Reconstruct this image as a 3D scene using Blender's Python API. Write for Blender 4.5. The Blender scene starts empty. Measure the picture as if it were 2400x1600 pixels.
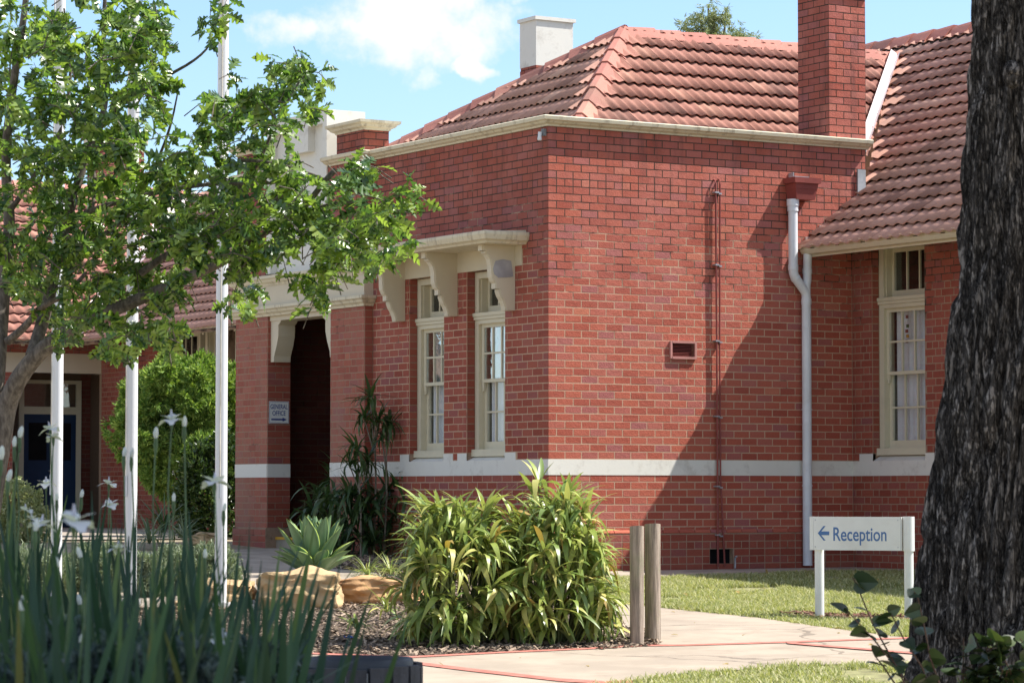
import bpy, bmesh, math, random
import numpy as np
from mathutils import Vector, Matrix, noise
R = random.Random(7)
D2R = math.radians
# ------------------------------------------------------------------ camera, sky, sun, exposure
sc = bpy.context.scene
COL = sc.collection
CAM = np.array([-17.896, -28.549, 0.91])
YAW = D2R(31.387)                       # heading is this far clockwise of +Y
PITCH = D2R(2.879)
HD = np.array([math.sin(YAW), math.cos(YAW)])
RT = np.array([math.cos(YAW), -math.sin(YAW)])
F = 7000.0                              # focal length in photo pixels (2400 wide)
cd = bpy.data.cameras.new('camera')
cam = bpy.data.objects.new('camera', cd)
COL.objects.link(cam)
cam.location = CAM
cam.rotation_euler = (math.pi / 2 + PITCH, 0, -YAW)
cd.sensor_width = 36.0
cd.lens = F / 2400 * 36
cd.clip_end = 3000
cd.dof.use_dof = True
cd.dof.focus_distance = 33.0
cd.dof.aperture_fstop = 105 / 10.0
sc.camera = cam
SUN = Vector((1.0, -0.44, 1.5)).normalized()
sl = bpy.data.lights.new('sun', 'SUN')
sl.energy = 4.2
sl.angle = D2R(0.53)
sl.color = (1.0, 0.955, 0.885)
so = bpy.data.objects.new('sun', sl)
COL.objects.link(so)
so.rotation_euler = SUN.to_track_quat('Z', 'Y').to_euler()
so.location = (20, -10, 40)
sc.view_settings.view_transform = 'Standard'
sc.view_settings.look = 'None'
sc.view_settings.gamma = 1
sc.view_settings.use_curve_mapping = False
sc.view_settings.exposure = 1.1


def nd(nt, t, **kw):
    n = nt.nodes.new(t)
    for k, v in kw.items():
        if k.startswith('i_'):
            n.inputs[k[2:].replace('_', ' ')].default_value = v
        elif k.startswith('n_'):
            n.inputs[int(k[2:])].default_value = v
        else:
            setattr(n, k, v)
    return n


def math_node(nt, op, a, b=None, clamp=False):
    n = nt.nodes.new('ShaderNodeMath')
    n.operation = op
    n.use_clamp = clamp
    for i, v in enumerate((a, b)):
        if v is None:
            continue
        if isinstance(v, (int, float)):
            n.inputs[i].default_value = v
        else:
            nt.links.new(v, n.inputs[i])
    return n.outputs[0]


def make_world():
    w = bpy.data.worlds.new('World')
    sc.world = w
    w.use_nodes = True
    nt = w.node_tree
    nt.nodes.clear()
    out = nd(nt, 'ShaderNodeOutputWorld')
    bg = nd(nt, 'ShaderNodeBackground')
    sky = nd(nt, 'ShaderNodeTexSky')
    sky.sky_type = 'NISHITA'
    sky.sun_disc = False
    sky.sun_elevation = math.asin(SUN.z)
    sky.sun_rotation = math.atan2(SUN.x, SUN.y)
    sky.altitude = 200
    sky.air_density = 1.0
    sky.dust_density = 1.0
    sky.ozone_density = 5.0
    bg.inputs['Strength'].default_value = 0.108
    geo = nd(nt, 'ShaderNodeTexCoord')
    gen = geo.outputs['Generated']
    fw = Vector((HD[0] * math.cos(PITCH), HD[1] * math.cos(PITCH), math.sin(PITCH)))
    rt = Vector((RT[0], RT[1], 0))
    up = rt.cross(fw)

    def dot(v):
        n = nt.nodes.new('ShaderNodeVectorMath')
        n.operation = 'DOT_PRODUCT'
        nt.links.new(gen, n.inputs[0])
        n.inputs[1].default_value = v
        return n.outputs['Value']
    # cloud noise lives on the sky direction
    no = nd(nt, 'ShaderNodeTexNoise', i_Scale=60.0, i_Detail=8.0, i_Roughness=0.6)
    nt.links.new(gen, no.inputs['Vector'])
    wn = nd(nt, 'ShaderNodeTexNoise', i_Scale=26.0, i_Detail=5.0, i_Roughness=0.6)
    nt.links.new(gen, wn.inputs['Vector'])
    ws = nd(nt, 'ShaderNodeSeparateColor')
    nt.links.new(wn.outputs[1], ws.inputs[0])
    x = math_node(nt, 'ADD', dot(rt), math_node(nt, 'MULTIPLY', math_node(nt, 'SUBTRACT', ws.outputs[0], .5), .045))
    y = math_node(nt, 'ADD', dot(up), math_node(nt, 'MULTIPLY', math_node(nt, 'SUBTRACT', ws.outputs[1], .5), .03))
    no2 = nd(nt, 'ShaderNodeTexNoise', i_Scale=5.0, i_Detail=6.0, i_Roughness=0.6)
    nt.links.new(gen, no2.inputs['Vector'])
    total = None
    # (direction right, direction up, half width, half height, amount)
    for cx, cy, rx, ry, am in ((-.035, .111, .034, .026, 1.15), (-.014, .103, .022, .014, .9), (-.0125, .0918, .012, .0048, 1.15), (-.056, .108, .02, .018, .6),
                               (.004, .113, .012, .006, .8), (-.079, .1, .014, .008, .7), (-.03, .087, .007, .007, .6),
                               (.16, .2, .09, .05, 1), (-.3, .25, .12, .06, 1), (-.25, .1, .08, .03, .8)):
        dx = math_node(nt, 'DIVIDE', math_node(nt, 'SUBTRACT', x, cx), rx)
        dy = math_node(nt, 'DIVIDE', math_node(nt, 'SUBTRACT', y, cy), ry)
        r2 = math_node(nt, 'ADD', math_node(nt, 'MULTIPLY', dx, dx), math_node(nt, 'MULTIPLY', dy, dy))
        m = math_node(nt, 'MULTIPLY', math_node(nt, 'SUBTRACT', 1.0, r2, True), am)
        total = m if total is None else math_node(nt, 'MAXIMUM', total, m)
    back = math_node(nt, 'SUBTRACT', 0.0, dot(fw))
    far = math_node(nt, 'MULTIPLY', math_node(nt, 'GREATER_THAN', back, -0.9), math_node(nt, 'MULTIPLY', math_node(nt, 'SUBTRACT', no2.outputs[0], .455, True), 6.0))  # cloud cover added outside the view cone as neutral fill light
    total = math_node(nt, 'MAXIMUM', total, far)
    m = math_node(nt, 'ADD', total, math_node(nt, 'MULTIPLY', math_node(nt, 'SUBTRACT', no.outputs[0], .5), 1.9))
    ramp = nd(nt, 'ShaderNodeMapRange', interpolation_type='SMOOTHSTEP')
    nt.links.new(m, ramp.inputs[0])
    ramp.inputs[1].default_value = .1
    ramp.inputs[2].default_value = 1.0
    msk = math_node(nt, 'MULTIPLY', ramp.outputs[0], math_node(nt, 'GREATER_THAN', total, 0.001))
    mix = nd(nt, 'ShaderNodeMix', data_type='RGBA')
    nt.links.new(msk, mix.inputs[0])
    nt.links.new(sky.outputs[0], mix.inputs[6])
    mix.inputs[7].default_value = (4.7, 4.7, 4.75, 1)
    nt.links.new(mix.outputs[2], bg.inputs[0])
    nt.links.new(bg.outputs[0], out.inputs[0])


make_world()


# ------------------------------------------------------------------ where things stand
def ray(px, py):
    x, y, z = (px - 1200) / F, (py - 800) / F, 1.0
    fw = z * math.cos(PITCH) + y * math.sin(PITCH)
    up = z * math.sin(PITCH) - y * math.cos(PITCH)
    d = HD * fw + RT * x
    return np.array([d[0], d[1], up])


def at(px, py, depth):                  # the point seen there, this far ahead of the photographer
    r = ray(px, py)
    return Vector(CAM + r * (depth / (r[:2] @ HD)))


def ahead(x, y):
    return (x - CAM[0]) * HD[0] + (y - CAM[1]) * HD[1]


def ground(x, y):
    d = ahead(x, y)
    z = 0.0
    if d < 34:
        z = -0.037 * (34 - max(d, 19.0))
    if d < 13:
        z += 0.0
    rise = min(max(y, 0) * 0.03, 0.27)
    s = min(max((d - 29) / 7.0, 0), 1)
    return z + rise * s * s * (3 - 2 * s)


def on_ground(px, py):
    r = ray(px, py)
    lo, hi = 2.0, 120.0
    for _ in range(50):
        m = (lo + hi) / 2
        p = CAM + r * m
        if p[2] > ground(p[0], p[1]):
            lo = m
        else:
            hi = m
    return Vector(CAM + r * lo)


def gp(x, y, dz=0.0):
    return Vector((x, y, ground(x, y) + dz))


# ------------------------------------------------------------------ objects
WL = {}                                  # world position of each object's origin


def link(o, parent=None, loc=(0, 0, 0)):
    COL.objects.link(o)
    loc = Vector(loc)
    WL[o.name] = loc
    if parent is not None:
        o.parent = parent
        o.location = loc - WL[parent.name]
    else:
        o.location = loc
    return o


def tag(o, label=None, cat=None, group=None, kind=None):
    if label: o['label'] = label
    if cat: o['category'] = cat
    if group: o['group'] = group
    if kind: o['kind'] = kind
    return o


def thing(name, loc, label, cat, group=None):
    o = bpy.data.objects.new(name, None)
    o.empty_display_size = 0.2
    link(o, None, loc)
    return tag(o, label, cat, group)


class MB:
    def __init__(s):
        s.v, s.f = [], []

    def add(s, vs, fs):
        b = len(s.v)
        s.v.extend([tuple(p) for p in vs])
        s.f.extend([tuple(i + b for i in q) for q in fs])

    def box(s, a, b):
        (x0, y0, z0), (x1, y1, z1) = a, b
        x0, x1 = min(x0, x1), max(x0, x1)
        y0, y1 = min(y0, y1), max(y0, y1)
        z0, z1 = min(z0, z1), max(z0, z1)
        s.add([(x0, y0, z0), (x1, y0, z0), (x1, y1, z0), (x0, y1, z0), (x0, y0, z1), (x1, y0, z1), (x1, y1, z1), (x0, y1, z1)],
              [(0, 3, 2, 1), (4, 5, 6, 7), (0, 1, 5, 4), (1, 2, 6, 5), (2, 3, 7, 6), (3, 0, 4, 7)])
        return s

    def obox(s, O, u, w, u0, u1, w0, w1, z0, z1):        # box in a frame: u along, w across, z up
        O, u, w = Vector(O), Vector(u), Vector(w)
        P = lambda a, b, c: tuple(O + u * a + w * b + Vector((0, 0, c)))
        s.add([P(u0, w0, z0), P(u1, w0, z0), P(u1, w1, z0), P(u0, w1, z0), P(u0, w0, z1), P(u1, w0, z1), P(u1, w1, z1), P(u0, w1, z1)],
              [(0, 3, 2, 1), (4, 5, 6, 7), (0, 1, 5, 4), (1, 2, 6, 5), (2, 3, 7, 6), (3, 0, 4, 7)])
        return s

    def tube(s, pts, rad, n=8, cap=True):
        pts = [Vector(p) for p in pts]
        if not hasattr(rad, '__len__'):
            rad = [rad] * len(pts)
        base = len(s.v)
        ref = Vector((0, 0, 1))
        for i, p in enumerate(pts):
            t = (pts[min(i + 1, len(pts) - 1)] - pts[max(i - 1, 0)]).normalized()
            if abs(t.z) > .95:
                ref = Vector((1, 0, 0))
            elif i == 0:
                ref = Vector((0, 0, 1))
            a = t.cross(ref).normalized()
            b = t.cross(a).normalized()
            ref = b.cross(t) if False else ref
            for k in range(n):
                q = 2 * math.pi * k / n
                s.v.append(tuple(p + a * (math.cos(q) * rad[i]) + b * (math.sin(q) * rad[i])))
        for i in range(len(pts) - 1):
            for k in range(n):
                k2 = (k + 1) % n
                s.f.append((base + i * n + k, base + i * n + k2, base + (i + 1) * n + k2, base + (i + 1) * n + k))
        if cap:
            s.f.append(tuple(base + k for k in range(n))[::-1])
            s.f.append(tuple(base + (len(pts) - 1) * n + k for k in range(n)))
        return s

    def sweep(s, prof, path, closed=False):
        """prof: list of (out, z); path: list of (point2, outdir2) mitred corners."""
        base = len(s.v)
        n = len(prof)
        for (p, o) in path:
            for (a, z) in prof:
                s.v.append((p[0] + o[0] * a, p[1] + o[1] * a, z))
        for i in range(len(path) - 1):
            for k in range(n):
                k2 = (k + 1) % n
                s.f.append((base + i * n + k, base + i * n + k2, base + (i + 1) * n + k2, base + (i + 1) * n + k))
        s.f.append(tuple(base + k for k in range(n))[::-1])
        s.f.append(tuple(base + (len(path) - 1) * n + k for k in range(n)))
        return s

    def prism(s, poly, fn, t0, t1):       # poly of (a,b); fn(a,b,t)->xyz
        n = len(poly)
        base = len(s.v)
        for t in (t0, t1):
            for a, b in poly:
                s.v.append(tuple(fn(a, b, t)))
        s.f.append(tuple(base + i for i in range(n))[::-1])
        s.f.append(tuple(base + n + i for i in range(n)))
        for i in range(n):
            j = (i + 1) % n
            s.f.append((base + i, base + j, base + n + j, base + n + i))
        return s

    def mesh(s, name, mats, smooth=None, fix=True):
        me = bpy.data.meshes.new(name)
        me.from_pydata(s.v, [], s.f)
        if fix:
            bm = bmesh.new()
            bm.from_mesh(me)
            bmesh.ops.recalc_face_normals(bm, faces=bm.faces)
            bm.to_mesh(me)
            bm.free()
        for m in (mats if isinstance(mats, (list, tuple)) else [mats]):
            me.materials.append(m)
        if smooth:
            me.shade_smooth()
            me.set_sharp_from_angle(angle=smooth)
        return me

    def build(s, name, mat, parent=None, loc=(0, 0, 0), smooth=None, kind=None, fix=True, label=None):
        me = s.mesh(name, mat, smooth, fix)
        o = bpy.data.objects.new(name, me)
        link(o, parent, loc)
        if kind: o['kind'] = kind
        if label: o['label'] = label
        return o


def place(name, me, parent, M):          # an object with its own matrix (rotation too)
    o = bpy.data.objects.new(name, me)
    COL.objects.link(o)
    loc = M.to_translation()
    WL[o.name] = loc
    M2 = M.copy()
    if parent is not None:
        o.parent = parent
        M2.translation = loc - WL[parent.name]
    o.matrix_basis = M2
    return o


def merged(name, items, variants, mat, parent=None, loc=(0, 0, 0), smooth=True, kind='stuff'):
    """items: (variant index, Matrix) -> ONE mesh.  variants: (V array, faces)."""
    vs, loops, starts, tot = [], [], [], []
    base = ls = 0
    cache = []
    for V, Fc in variants:
        V = np.asarray(V, float)
        cache.append((V, np.concatenate([np.asarray(q) for q in Fc]), np.array([len(q) for q in Fc])))
    for k, M in items:
        V, L, T = cache[k]
        A = np.array(M)
        vs.append(V @ A[:3, :3].T + A[:3, 3])
        loops.append(L + base)
        tot.append(T)
        base += len(V)
    me = bpy.data.meshes.new(name)
    if vs:
        V = np.concatenate(vs)
        L = np.concatenate(loops)
        T = np.concatenate(tot)
        S = np.concatenate([[0], np.cumsum(T)[:-1]])
        me.vertices.add(len(V))
        me.vertices.foreach_set('co', V.ravel())
        me.loops.add(len(L))
        me.loops.foreach_set('vertex_index', L.astype(np.int32))
        me.polygons.add(len(T))
        me.polygons.foreach_set('loop_start', S.astype(np.int32))
        me.polygons.foreach_set('loop_total', T.astype(np.int32))
        me.update(calc_edges=True)
        if smooth:
            me.shade_smooth()
        else:
            me.shade_flat()
    me.materials.append(mat)
    o = bpy.data.objects.new(name, me)
    link(o, parent, loc)
    if kind: o['kind'] = kind
    return o


def scatter_parts(name, items, variants, mat, parent, limit=300, rest=None, smooth=True, loc=(0, 0, 0)):
    """the first `limit` items become objects of their own, the rest one 'stuff' part"""
    mes = []
    for V, Fc in variants:
        me = bpy.data.meshes.new(name)
        me.from_pydata([tuple(p) for p in V], [], [tuple(q) for q in Fc])
        me.materials.append(mat)
        if smooth: me.shade_smooth()
        mes.append(me)
    for k, M in items[:limit]:
        place(name, mes[k], parent, M)
    if items[limit:]:
        merged(rest or name, items[limit:], variants, mat, parent, loc, smooth)


# ------------------------------------------------------------------ materials
def mat_base(name):
    m = bpy.data.materials.new(name)
    m.use_nodes = True
    nt = m.node_tree
    bs = nt.nodes['Principled BSDF']
    return m, nt, bs


def rnd(nt):                             # one random number per piece, joined or not
    g = nd(nt, 'ShaderNodeNewGeometry')
    oi = nd(nt, 'ShaderNodeObjectInfo')
    s = math_node(nt, 'ADD', g.outputs['Random Per Island'], oi.outputs['Random'])
    return math_node(nt, 'FRACT', s), g


def noise_fac(nt, g, scale, detail=4.0, rough=.55, stretch=None):
    n = nd(nt, 'ShaderNodeTexNoise', i_Scale=scale, i_Detail=detail, i_Roughness=rough)
    if stretch:
        mp = nd(nt, 'ShaderNodeMapping')
        mp.inputs['Scale'].default_value = stretch
        nt.links.new(g.outputs['Position'], mp.inputs['Vector'])
        nt.links.new(mp.outputs[0], n.inputs['Vector'])
    else:
        nt.links.new(g.outputs['Position'], n.inputs['Vector'])
    return n.outputs[0]


def mixc(nt, fac, a, b, mode='MIX'):
    n = nd(nt, 'ShaderNodeMix', data_type='RGBA', blend_type=mode)
    for sock, v in ((n.inputs[0], fac), (n.inputs[6], a), (n.inputs[7], b)):
        if isinstance(v, (int, float)):
            sock.default_value = v
        elif isinstance(v, tuple):
            sock.default_value = (*v, 1) if len(v) == 3 else v
        else:
            nt.links.new(v, sock)
    return n.outputs[2]


def ramp2(nt, fac, a, b):
    n = nd(nt, 'ShaderNodeMapRange', interpolation_type='SMOOTHSTEP')
    nt.links.new(fac, n.inputs[0])
    n.inputs[1].default_value = a
    n.inputs[2].default_value = b
    return n.outputs[0]


def bump(nt, bs, h, strength=.3, dist=.01):
    b = nd(nt, 'ShaderNodeBump', i_Strength=strength, i_Distance=dist)
    nt.links.new(h, b.inputs['Height'])
    nt.links.new(b.outputs[0], bs.inputs['Normal'])


def plain(name, col, rough=.7, var=.25, scale=6, piece=.0, bscale=60, bstr=.15, metal=0, spec=.35, dirt=None, dirt_amt=.5, dirt_scale=2.5, stretch=None):
    m, nt, bs = mat_base(name)
    r, g = rnd(nt)
    f = noise_fac(nt, g, scale, 5, stretch=stretch)
    hi = tuple(min(1, c * (1 + var)) for c in col)
    lo = tuple(c * (1 - var) for c in col)
    c = mixc(nt, ramp2(nt, f, .3, .7), lo, hi)
    if piece:
        v = nd(nt, 'ShaderNodeHueSaturation')
        nt.links.new(c, v.inputs['Color'])
        nt.links.new(math_node(nt, 'ADD', math_node(nt, 'MULTIPLY', r, 2 * piece), 1 - piece), v.inputs['Value'])
        c = v.outputs[0]
    if dirt:
        df = ramp2(nt, noise_fac(nt, g, dirt_scale, 6, .65, stretch), .5, .75)
        c = mixc(nt, math_node(nt, 'MULTIPLY', df, dirt_amt), c, dirt)
    nt.links.new(c, bs.inputs['Base Color'])
    bs.inputs['Roughness'].default_value = rough
    bs.inputs['Metallic'].default_value = metal
    bs.inputs['Specular IOR Level'].default_value = spec
    if bstr:
        bump(nt, bs, noise_fac(nt, g, bscale, 4), bstr, .01)
    return m


def leafmat(name, cols, trans=.35, rough=.45, spec=.4, back=None):
    m, nt, bs = mat_base(name)
    out = nt.nodes['Material Output']
    r, g = rnd(nt)
    rp = nd(nt, 'ShaderNodeValToRGB')
    el = rp.color_ramp.elements
    for i, (p, c) in enumerate(cols):
        e = el[i] if i < 2 else el.new(p)
        e.position = p
        e.color = (*c, 1)
    nt.links.new(r, rp.inputs[0])
    c = rp.outputs[0]
    c = mixc(nt, .35, c, mixc(nt, noise_fac(nt, g, 14, 2), (.6, .6, .6), (1.35, 1.35, 1.3)), 'MULTIPLY')
    if back:
        c = mixc(nt, g.outputs['Backfacing'], c, mixc(nt, .6, c, back))
    nt.links.new(c, bs.inputs['Base Color'])
    bs.inputs['Roughness'].default_value = rough
    bs.inputs['Specular IOR Level'].default_value = spec
    tr = nd(nt, 'ShaderNodeBsdfTranslucent')
    tc = mixc(nt, 1.0, c, (1.15, 1.25, .55), 'MULTIPLY')
    nt.links.new(tc, tr.inputs['Color'])
    mx = nd(nt, 'ShaderNodeMixShader', n_0=trans)
    nt.links.new(bs.outputs[0], mx.inputs[1])
    nt.links.new(tr.outputs[0], mx.inputs[2])
    nt.links.new(mx.outputs[0], out.inputs['Surface'])
    return m


def brick_mat(name, wash=0.0, dark=1.0):
    m, nt, bs = mat_base(name)
    r, g = rnd(nt)
    rp = nd(nt, 'ShaderNodeValToRGB')
    el = rp.color_ramp.elements
    for i, (p, c) in enumerate([(0, (.335, .078, .050)), (1, (.49, .158, .094)), (.25, (.385, .094, .059)), (.55, (.43, .114, .070)), (.8, (.41, .118, .083)), (.95, (.34, .11, .10))]):
        e = el[i] if i < 2 else el.new(p)
        e.position = p
        e.color = (*[x * dark for x in c], 1)
    nt.links.new(r, rp.inputs[0])
    c = mixc(nt, .55, rp.outputs[0], mixc(nt, noise_fac(nt, g, 55, 5, .7), (.55, .55, .55), (1.45, 1.45, 1.45)), 'MULTIPLY')
    # pale bloom, stronger up high where the wall weathers
    sp = nd(nt, 'ShaderNodeSeparateXYZ')
    nt.links.new(g.outputs['Position'], sp.inputs[0])
    hi = nd(nt, 'ShaderNodeMapRange')
    nt.links.new(sp.outputs[2], hi.inputs[0])
    hi.inputs[1].default_value = 1.2
    hi.inputs[2].default_value = 4.8
    bl = math_node(nt, 'MULTIPLY', hi.outputs[0], ramp2(nt, noise_fac(nt, g, 1.6, 4), .25, .8))
    c = mixc(nt, math_node(nt, 'MULTIPLY', bl, .34), c, (.50, .23, .21))
    st = ramp2(nt, noise_fac(nt, g, 2.2, 6, .7), .62, .8)
    c = mixc(nt, math_node(nt, 'MULTIPLY', st, .35), c, (.12, .05, .045))
    top = nd(nt, 'ShaderNodeMapRange')
    nt.links.new(sp.outputs[2], top.inputs[0])
    top.inputs[1].default_value = 3.7
    top.inputs[2].default_value = 5.0
    sk = ramp2(nt, noise_fac(nt, g, 4.5, 6, .7, (1, 1, .16)), .46, .74)
    c = mixc(nt, math_node(nt, 'MULTIPLY', math_node(nt, 'MULTIPLY', top.outputs[0], sk), .62), c, (.10, .055, .05))
    ch = ramp2(nt, noise_fac(nt, g, 130, 2), .68, .76)
    c = mixc(nt, math_node(nt, 'MULTIPLY', ch, .35), c, (.45, .25, .19))
    if wash:
        wf = ramp2(nt, noise_fac(nt, g, 1.3, 5, .6, (1, 1, .5)), .3, .7)
        c = mixc(nt, math_node(nt, 'MULTIPLY', wf, wash), c, (.33, .19, .14))
    nt.links.new(c, bs.inputs['Base Color'])
    bs.inputs['Roughness'].default_value = .85
    bs.inputs['Specular IOR Level'].default_value = .25
    h = math_node(nt, 'ADD', noise_fac(nt, g, 70, 5, .7), noise_fac(nt, g, 18, 3))
    bump(nt, bs, h, .5, .012)
    return m


def mortar_mat(name, dark=1.0):
    m, nt, bs = mat_base(name)
    r, g = rnd(nt)
    c = mixc(nt, noise_fac(nt, g, 25, 5, .7), tuple(x * dark for x in (.36, .23, .155)), tuple(x * dark for x in (.62, .44, .31)))
    sp = nd(nt, 'ShaderNodeSeparateXYZ')
    nt.links.new(g.outputs['Position'], sp.inputs[0])
    hi = nd(nt, 'ShaderNodeMapRange')
    nt.links.new(sp.outputs[2], hi.inputs[0])
    hi.inputs[1].default_value = 2.6
    hi.inputs[2].default_value = 5.0
    f = math_node(nt, 'ADD', math_node(nt, 'MULTIPLY', hi.outputs[0], .62), math_node(nt, 'MULTIPLY', math_node(nt, 'SUBTRACT', noise_fac(nt, g, 2.5, 6, .65), .5), 1.5))
    f = ramp2(nt, f, .12, .40)
    c = mixc(nt, math_node(nt, 'MULTIPLY', f, .92), c, (.035, .028, .025))
    nt.links.new(c, bs.inputs['Base Color'])
    bs.inputs['Roughness'].default_value = .95
    bs.inputs['Specular IOR Level'].default_value = .1
    bump(nt, bs, noise_fac(nt, g, 120, 4), .6, .006)
    return m


def tile_mat(name, a, b, lichen=.3):
    m, nt, bs = mat_base(name)
    r, g = rnd(nt)
    c = mixc(nt, r, a, b)
    c = mixc(nt, math_node(nt, 'GREATER_THAN', r, .955), c, tuple(min(.8, x * y) for x, y in zip(b, (1.12, 1.2, 1.15))))
    c = mixc(nt, math_node(nt, 'MULTIPLY', math_node(nt, 'LESS_THAN', r, .06), .5), c, (.20, .105, .085))
    c = mixc(nt, .5, c, mixc(nt, noise_fac(nt, g, 22, 5, .7), (.6, .6, .6), (1.4, 1.4, 1.4)), 'MULTIPLY')
    st = ramp2(nt, noise_fac(nt, g, 1.1, 5, .65), .45, .8)
    c = mixc(nt, math_node(nt, 'MULTIPLY', st, .5), c, (.27, .165, .12))
    li = ramp2(nt, noise_fac(nt, g, 40, 3, .6), .66, .74)
    c = mixc(nt, math_node(nt, 'MULTIPLY', li, lichen), c, (.42, .36, .29))
    nt.links.new(c, bs.inputs['Base Color'])
    bs.inputs['Roughness'].default_value = .8
    bs.inputs['Specular IOR Level'].default_value = .25
    bump(nt, bs, noise_fac(nt, g, 90, 4, .7), .4, .008)
    return m


def cream_mat(name, col, stain=.0, streak=False):
    m, nt, bs = mat_base(name)
    r, g = rnd(nt)
    c = mixc(nt, noise_fac(nt, g, 3, 5, .6), tuple(x * .88 for x in col), tuple(min(1, x * 1.06) for x in col))
    if stain:
        f = ramp2(nt, noise_fac(nt, g, 11 if streak else 3, 5, .7, (1, 1, .12) if streak else None), .5, .72)
        c = mixc(nt, math_node(nt, 'MULTIPLY', f, stain), c, (.16, .11, .06))
    nt.links.new(c, bs.inputs['Base Color'])
    bs.inputs['Roughness'].default_value = .6
    bump(nt, bs, noise_fac(nt, g, 40, 4), .12, .006)
    return m


def glass_mat(name, refl, tint=(.8, .85, .85)):
    m, nt, bs = mat_base(name)
    out = nt.nodes['Material Output']
    g = nd(nt, 'ShaderNodeNewGeometry')
    gl = nd(nt, 'ShaderNodeBsdfGlossy')
    gl.inputs['Roughness'].default_value = .02
    gl.inputs['Color'].default_value = (.85, .9, .95, 1)
    b = nd(nt, 'ShaderNodeBump', i_Strength=.12, i_Distance=.02)
    nt.links.new(noise_fac(nt, g, 5, 3), b.inputs['Height'])
    nt.links.new(b.outputs[0], gl.inputs['Normal'])
    tr = nd(nt, 'ShaderNodeBsdfTransparent')
    tr.inputs['Color'].default_value = (*tint, 1)
    mx = nd(nt, 'ShaderNodeMixShader', n_0=refl)
    nt.links.new(tr.outputs[0], mx.inputs[1])
    nt.links.new(gl.outputs[0], mx.inputs[2])
    nt.links.new(mx.outputs[0], out.inputs['Surface'])
    return m


def wood_mat():
    m, nt, bs = mat_base('weathered timber')
    r, g = rnd(nt)
    f = noise_fac(nt, g, 38, 6, .7, (1, 1, .07))
    c = mixc(nt, ramp2(nt, f, .3, .72), (.16, .125, .095), (.42, .345, .27))
    c = mixc(nt, math_node(nt, 'MULTIPLY', ramp2(nt, noise_fac(nt, g, 5, 4), .5, .75), .4), c, (.22, .24, .12))
    nt.links.new(c, bs.inputs['Base Color'])
    bs.inputs['Roughness'].default_value = .85
    bump(nt, bs, f, .7, .01)
    return m


def bark_mat(name, lo, hi, stretch=(1, 1, .12), scale=26, strength=.9):
    m, nt, bs = mat_base(name)
    r, g = rnd(nt)
    f = noise_fac(nt, g, scale, 7, .7, stretch)
    c = mixc(nt, ramp2(nt, f, .32, .72), lo, hi)
    c = mixc(nt, math_node(nt, 'MULTIPLY', ramp2(nt, noise_fac(nt, g, 3, 4), .5, .75), .35), c, tuple(x * .5 for x in lo))
    nt.links.new(c, bs.inputs['Base Color'])
    bs.inputs['Roughness'].default_value = .92
    bs.inputs['Specular IOR Level'].default_value = .2
    bump(nt, bs, f, strength, .02)
    return m


def furrow_mat():
    m, nt, bs = mat_base('furrowed bark')
    r, g = rnd(nt)
    big = noise_fac(nt, g, 17, 5, .62, (1, 1, .2))
    fine = noise_fac(nt, g, 42, 6, .7, (1, 1, .22))
    grain = noise_fac(nt, g, 150, 3, .6, (1, 1, .4))

    def crack(f, w):
        a = math_node(nt, 'ABSOLUTE', math_node(nt, 'SUBTRACT', f, .5))
        return ramp2(nt, a, 0.0, w)
    k = math_node(nt, 'MULTIPLY', crack(big, .055), math_node(nt, 'ADD', math_node(nt, 'MULTIPLY', crack(fine, .07), .7), .3))
    c = mixc(nt, k, (.017, .014, .012), mixc(nt, fine, (.15, .125, .107), (.46, .41, .365)))
    c = mixc(nt, .4, c, mixc(nt, grain, (.5, .5, .5), (1.5, 1.5, 1.5)), 'MULTIPLY')
    nt.links.new(c, bs.inputs['Base Color'])
    bs.inputs['Roughness'].default_value = .92
    bs.inputs['Specular IOR Level'].default_value = .2
    h = math_node(nt, 'ADD', math_node(nt, 'MULTIPLY', k, .8), math_node(nt, 'MULTIPLY', grain, .2))
    bump(nt, bs, h, 1.0, .03)
    return m


BRICK = brick_mat('red brick')
BRICKW = brick_mat('red brick with mortar wash', .6, .85)
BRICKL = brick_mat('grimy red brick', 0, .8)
BRICKS = brick_mat('shade darkened red brick', 0, .74)  # shade put into the colour: darker copy for walls and faces in shade
MORTAR = mortar_mat('mortar')
MORTARD = mortar_mat('brown mortar', .7)
TILE = tile_mat('terracotta tile', (.31, .135, .098), (.41, .188, .142), .4)
TILED = tile_mat('weathered terracotta tile', (.47, .255, .185), (.60, .34, .26), .55)
CAPM = tile_mat('ridge tile', (.36, .14, .11), (.46, .195, .15), .25)
CREAM = cream_mat('cream paint', (.62, .55, .41))
CREAMS = cream_mat('stained cream paint', (.66, .59, .43), .55, True)
COPING = cream_mat('cream coping', (.66, .60, .44), .55, True)
STONEW = cream_mat('white render', (.74, .72, .65), .32)
WINDOWP = cream_mat('window paint', (.66, .60, .44), .15)
PIPEW = plain('white pipe', (.68, .70, .73), .4, .06, 2, bstr=0, spec=.5, dirt=(.3, .25, .2), dirt_amt=.25)
POLEW = plain('white flagpole', (.72, .73, .74), .3, .05, 2, bstr=0, spec=.5, dirt=(.4, .37, .33), dirt_amt=.25, dirt_scale=4, stretch=(1, 1, .1))
REDP = plain('red oxide paint', (.24, .06, .05), .5, .12, 3, bstr=.1)
LEAD = plain('lead flashing', (.42, .44, .46), .5, .2, 6, metal=.3)
VALLEY = plain('painted valley iron', (.74, .64, .62), .55, .12, 3, bstr=.05, dirt=(.45, .3, .26), dirt_amt=.5)
DARK = plain('dark void', (.012, .011, .012), .9, .2, bstr=0, spec=.1)
ROOM = plain('dim room', (.05, .045, .04), .9, .2, bstr=0, spec=.1)
CURT = plain('grey curtain', (.78, .77, .8), .9, .08, 3, bstr=0)
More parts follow.
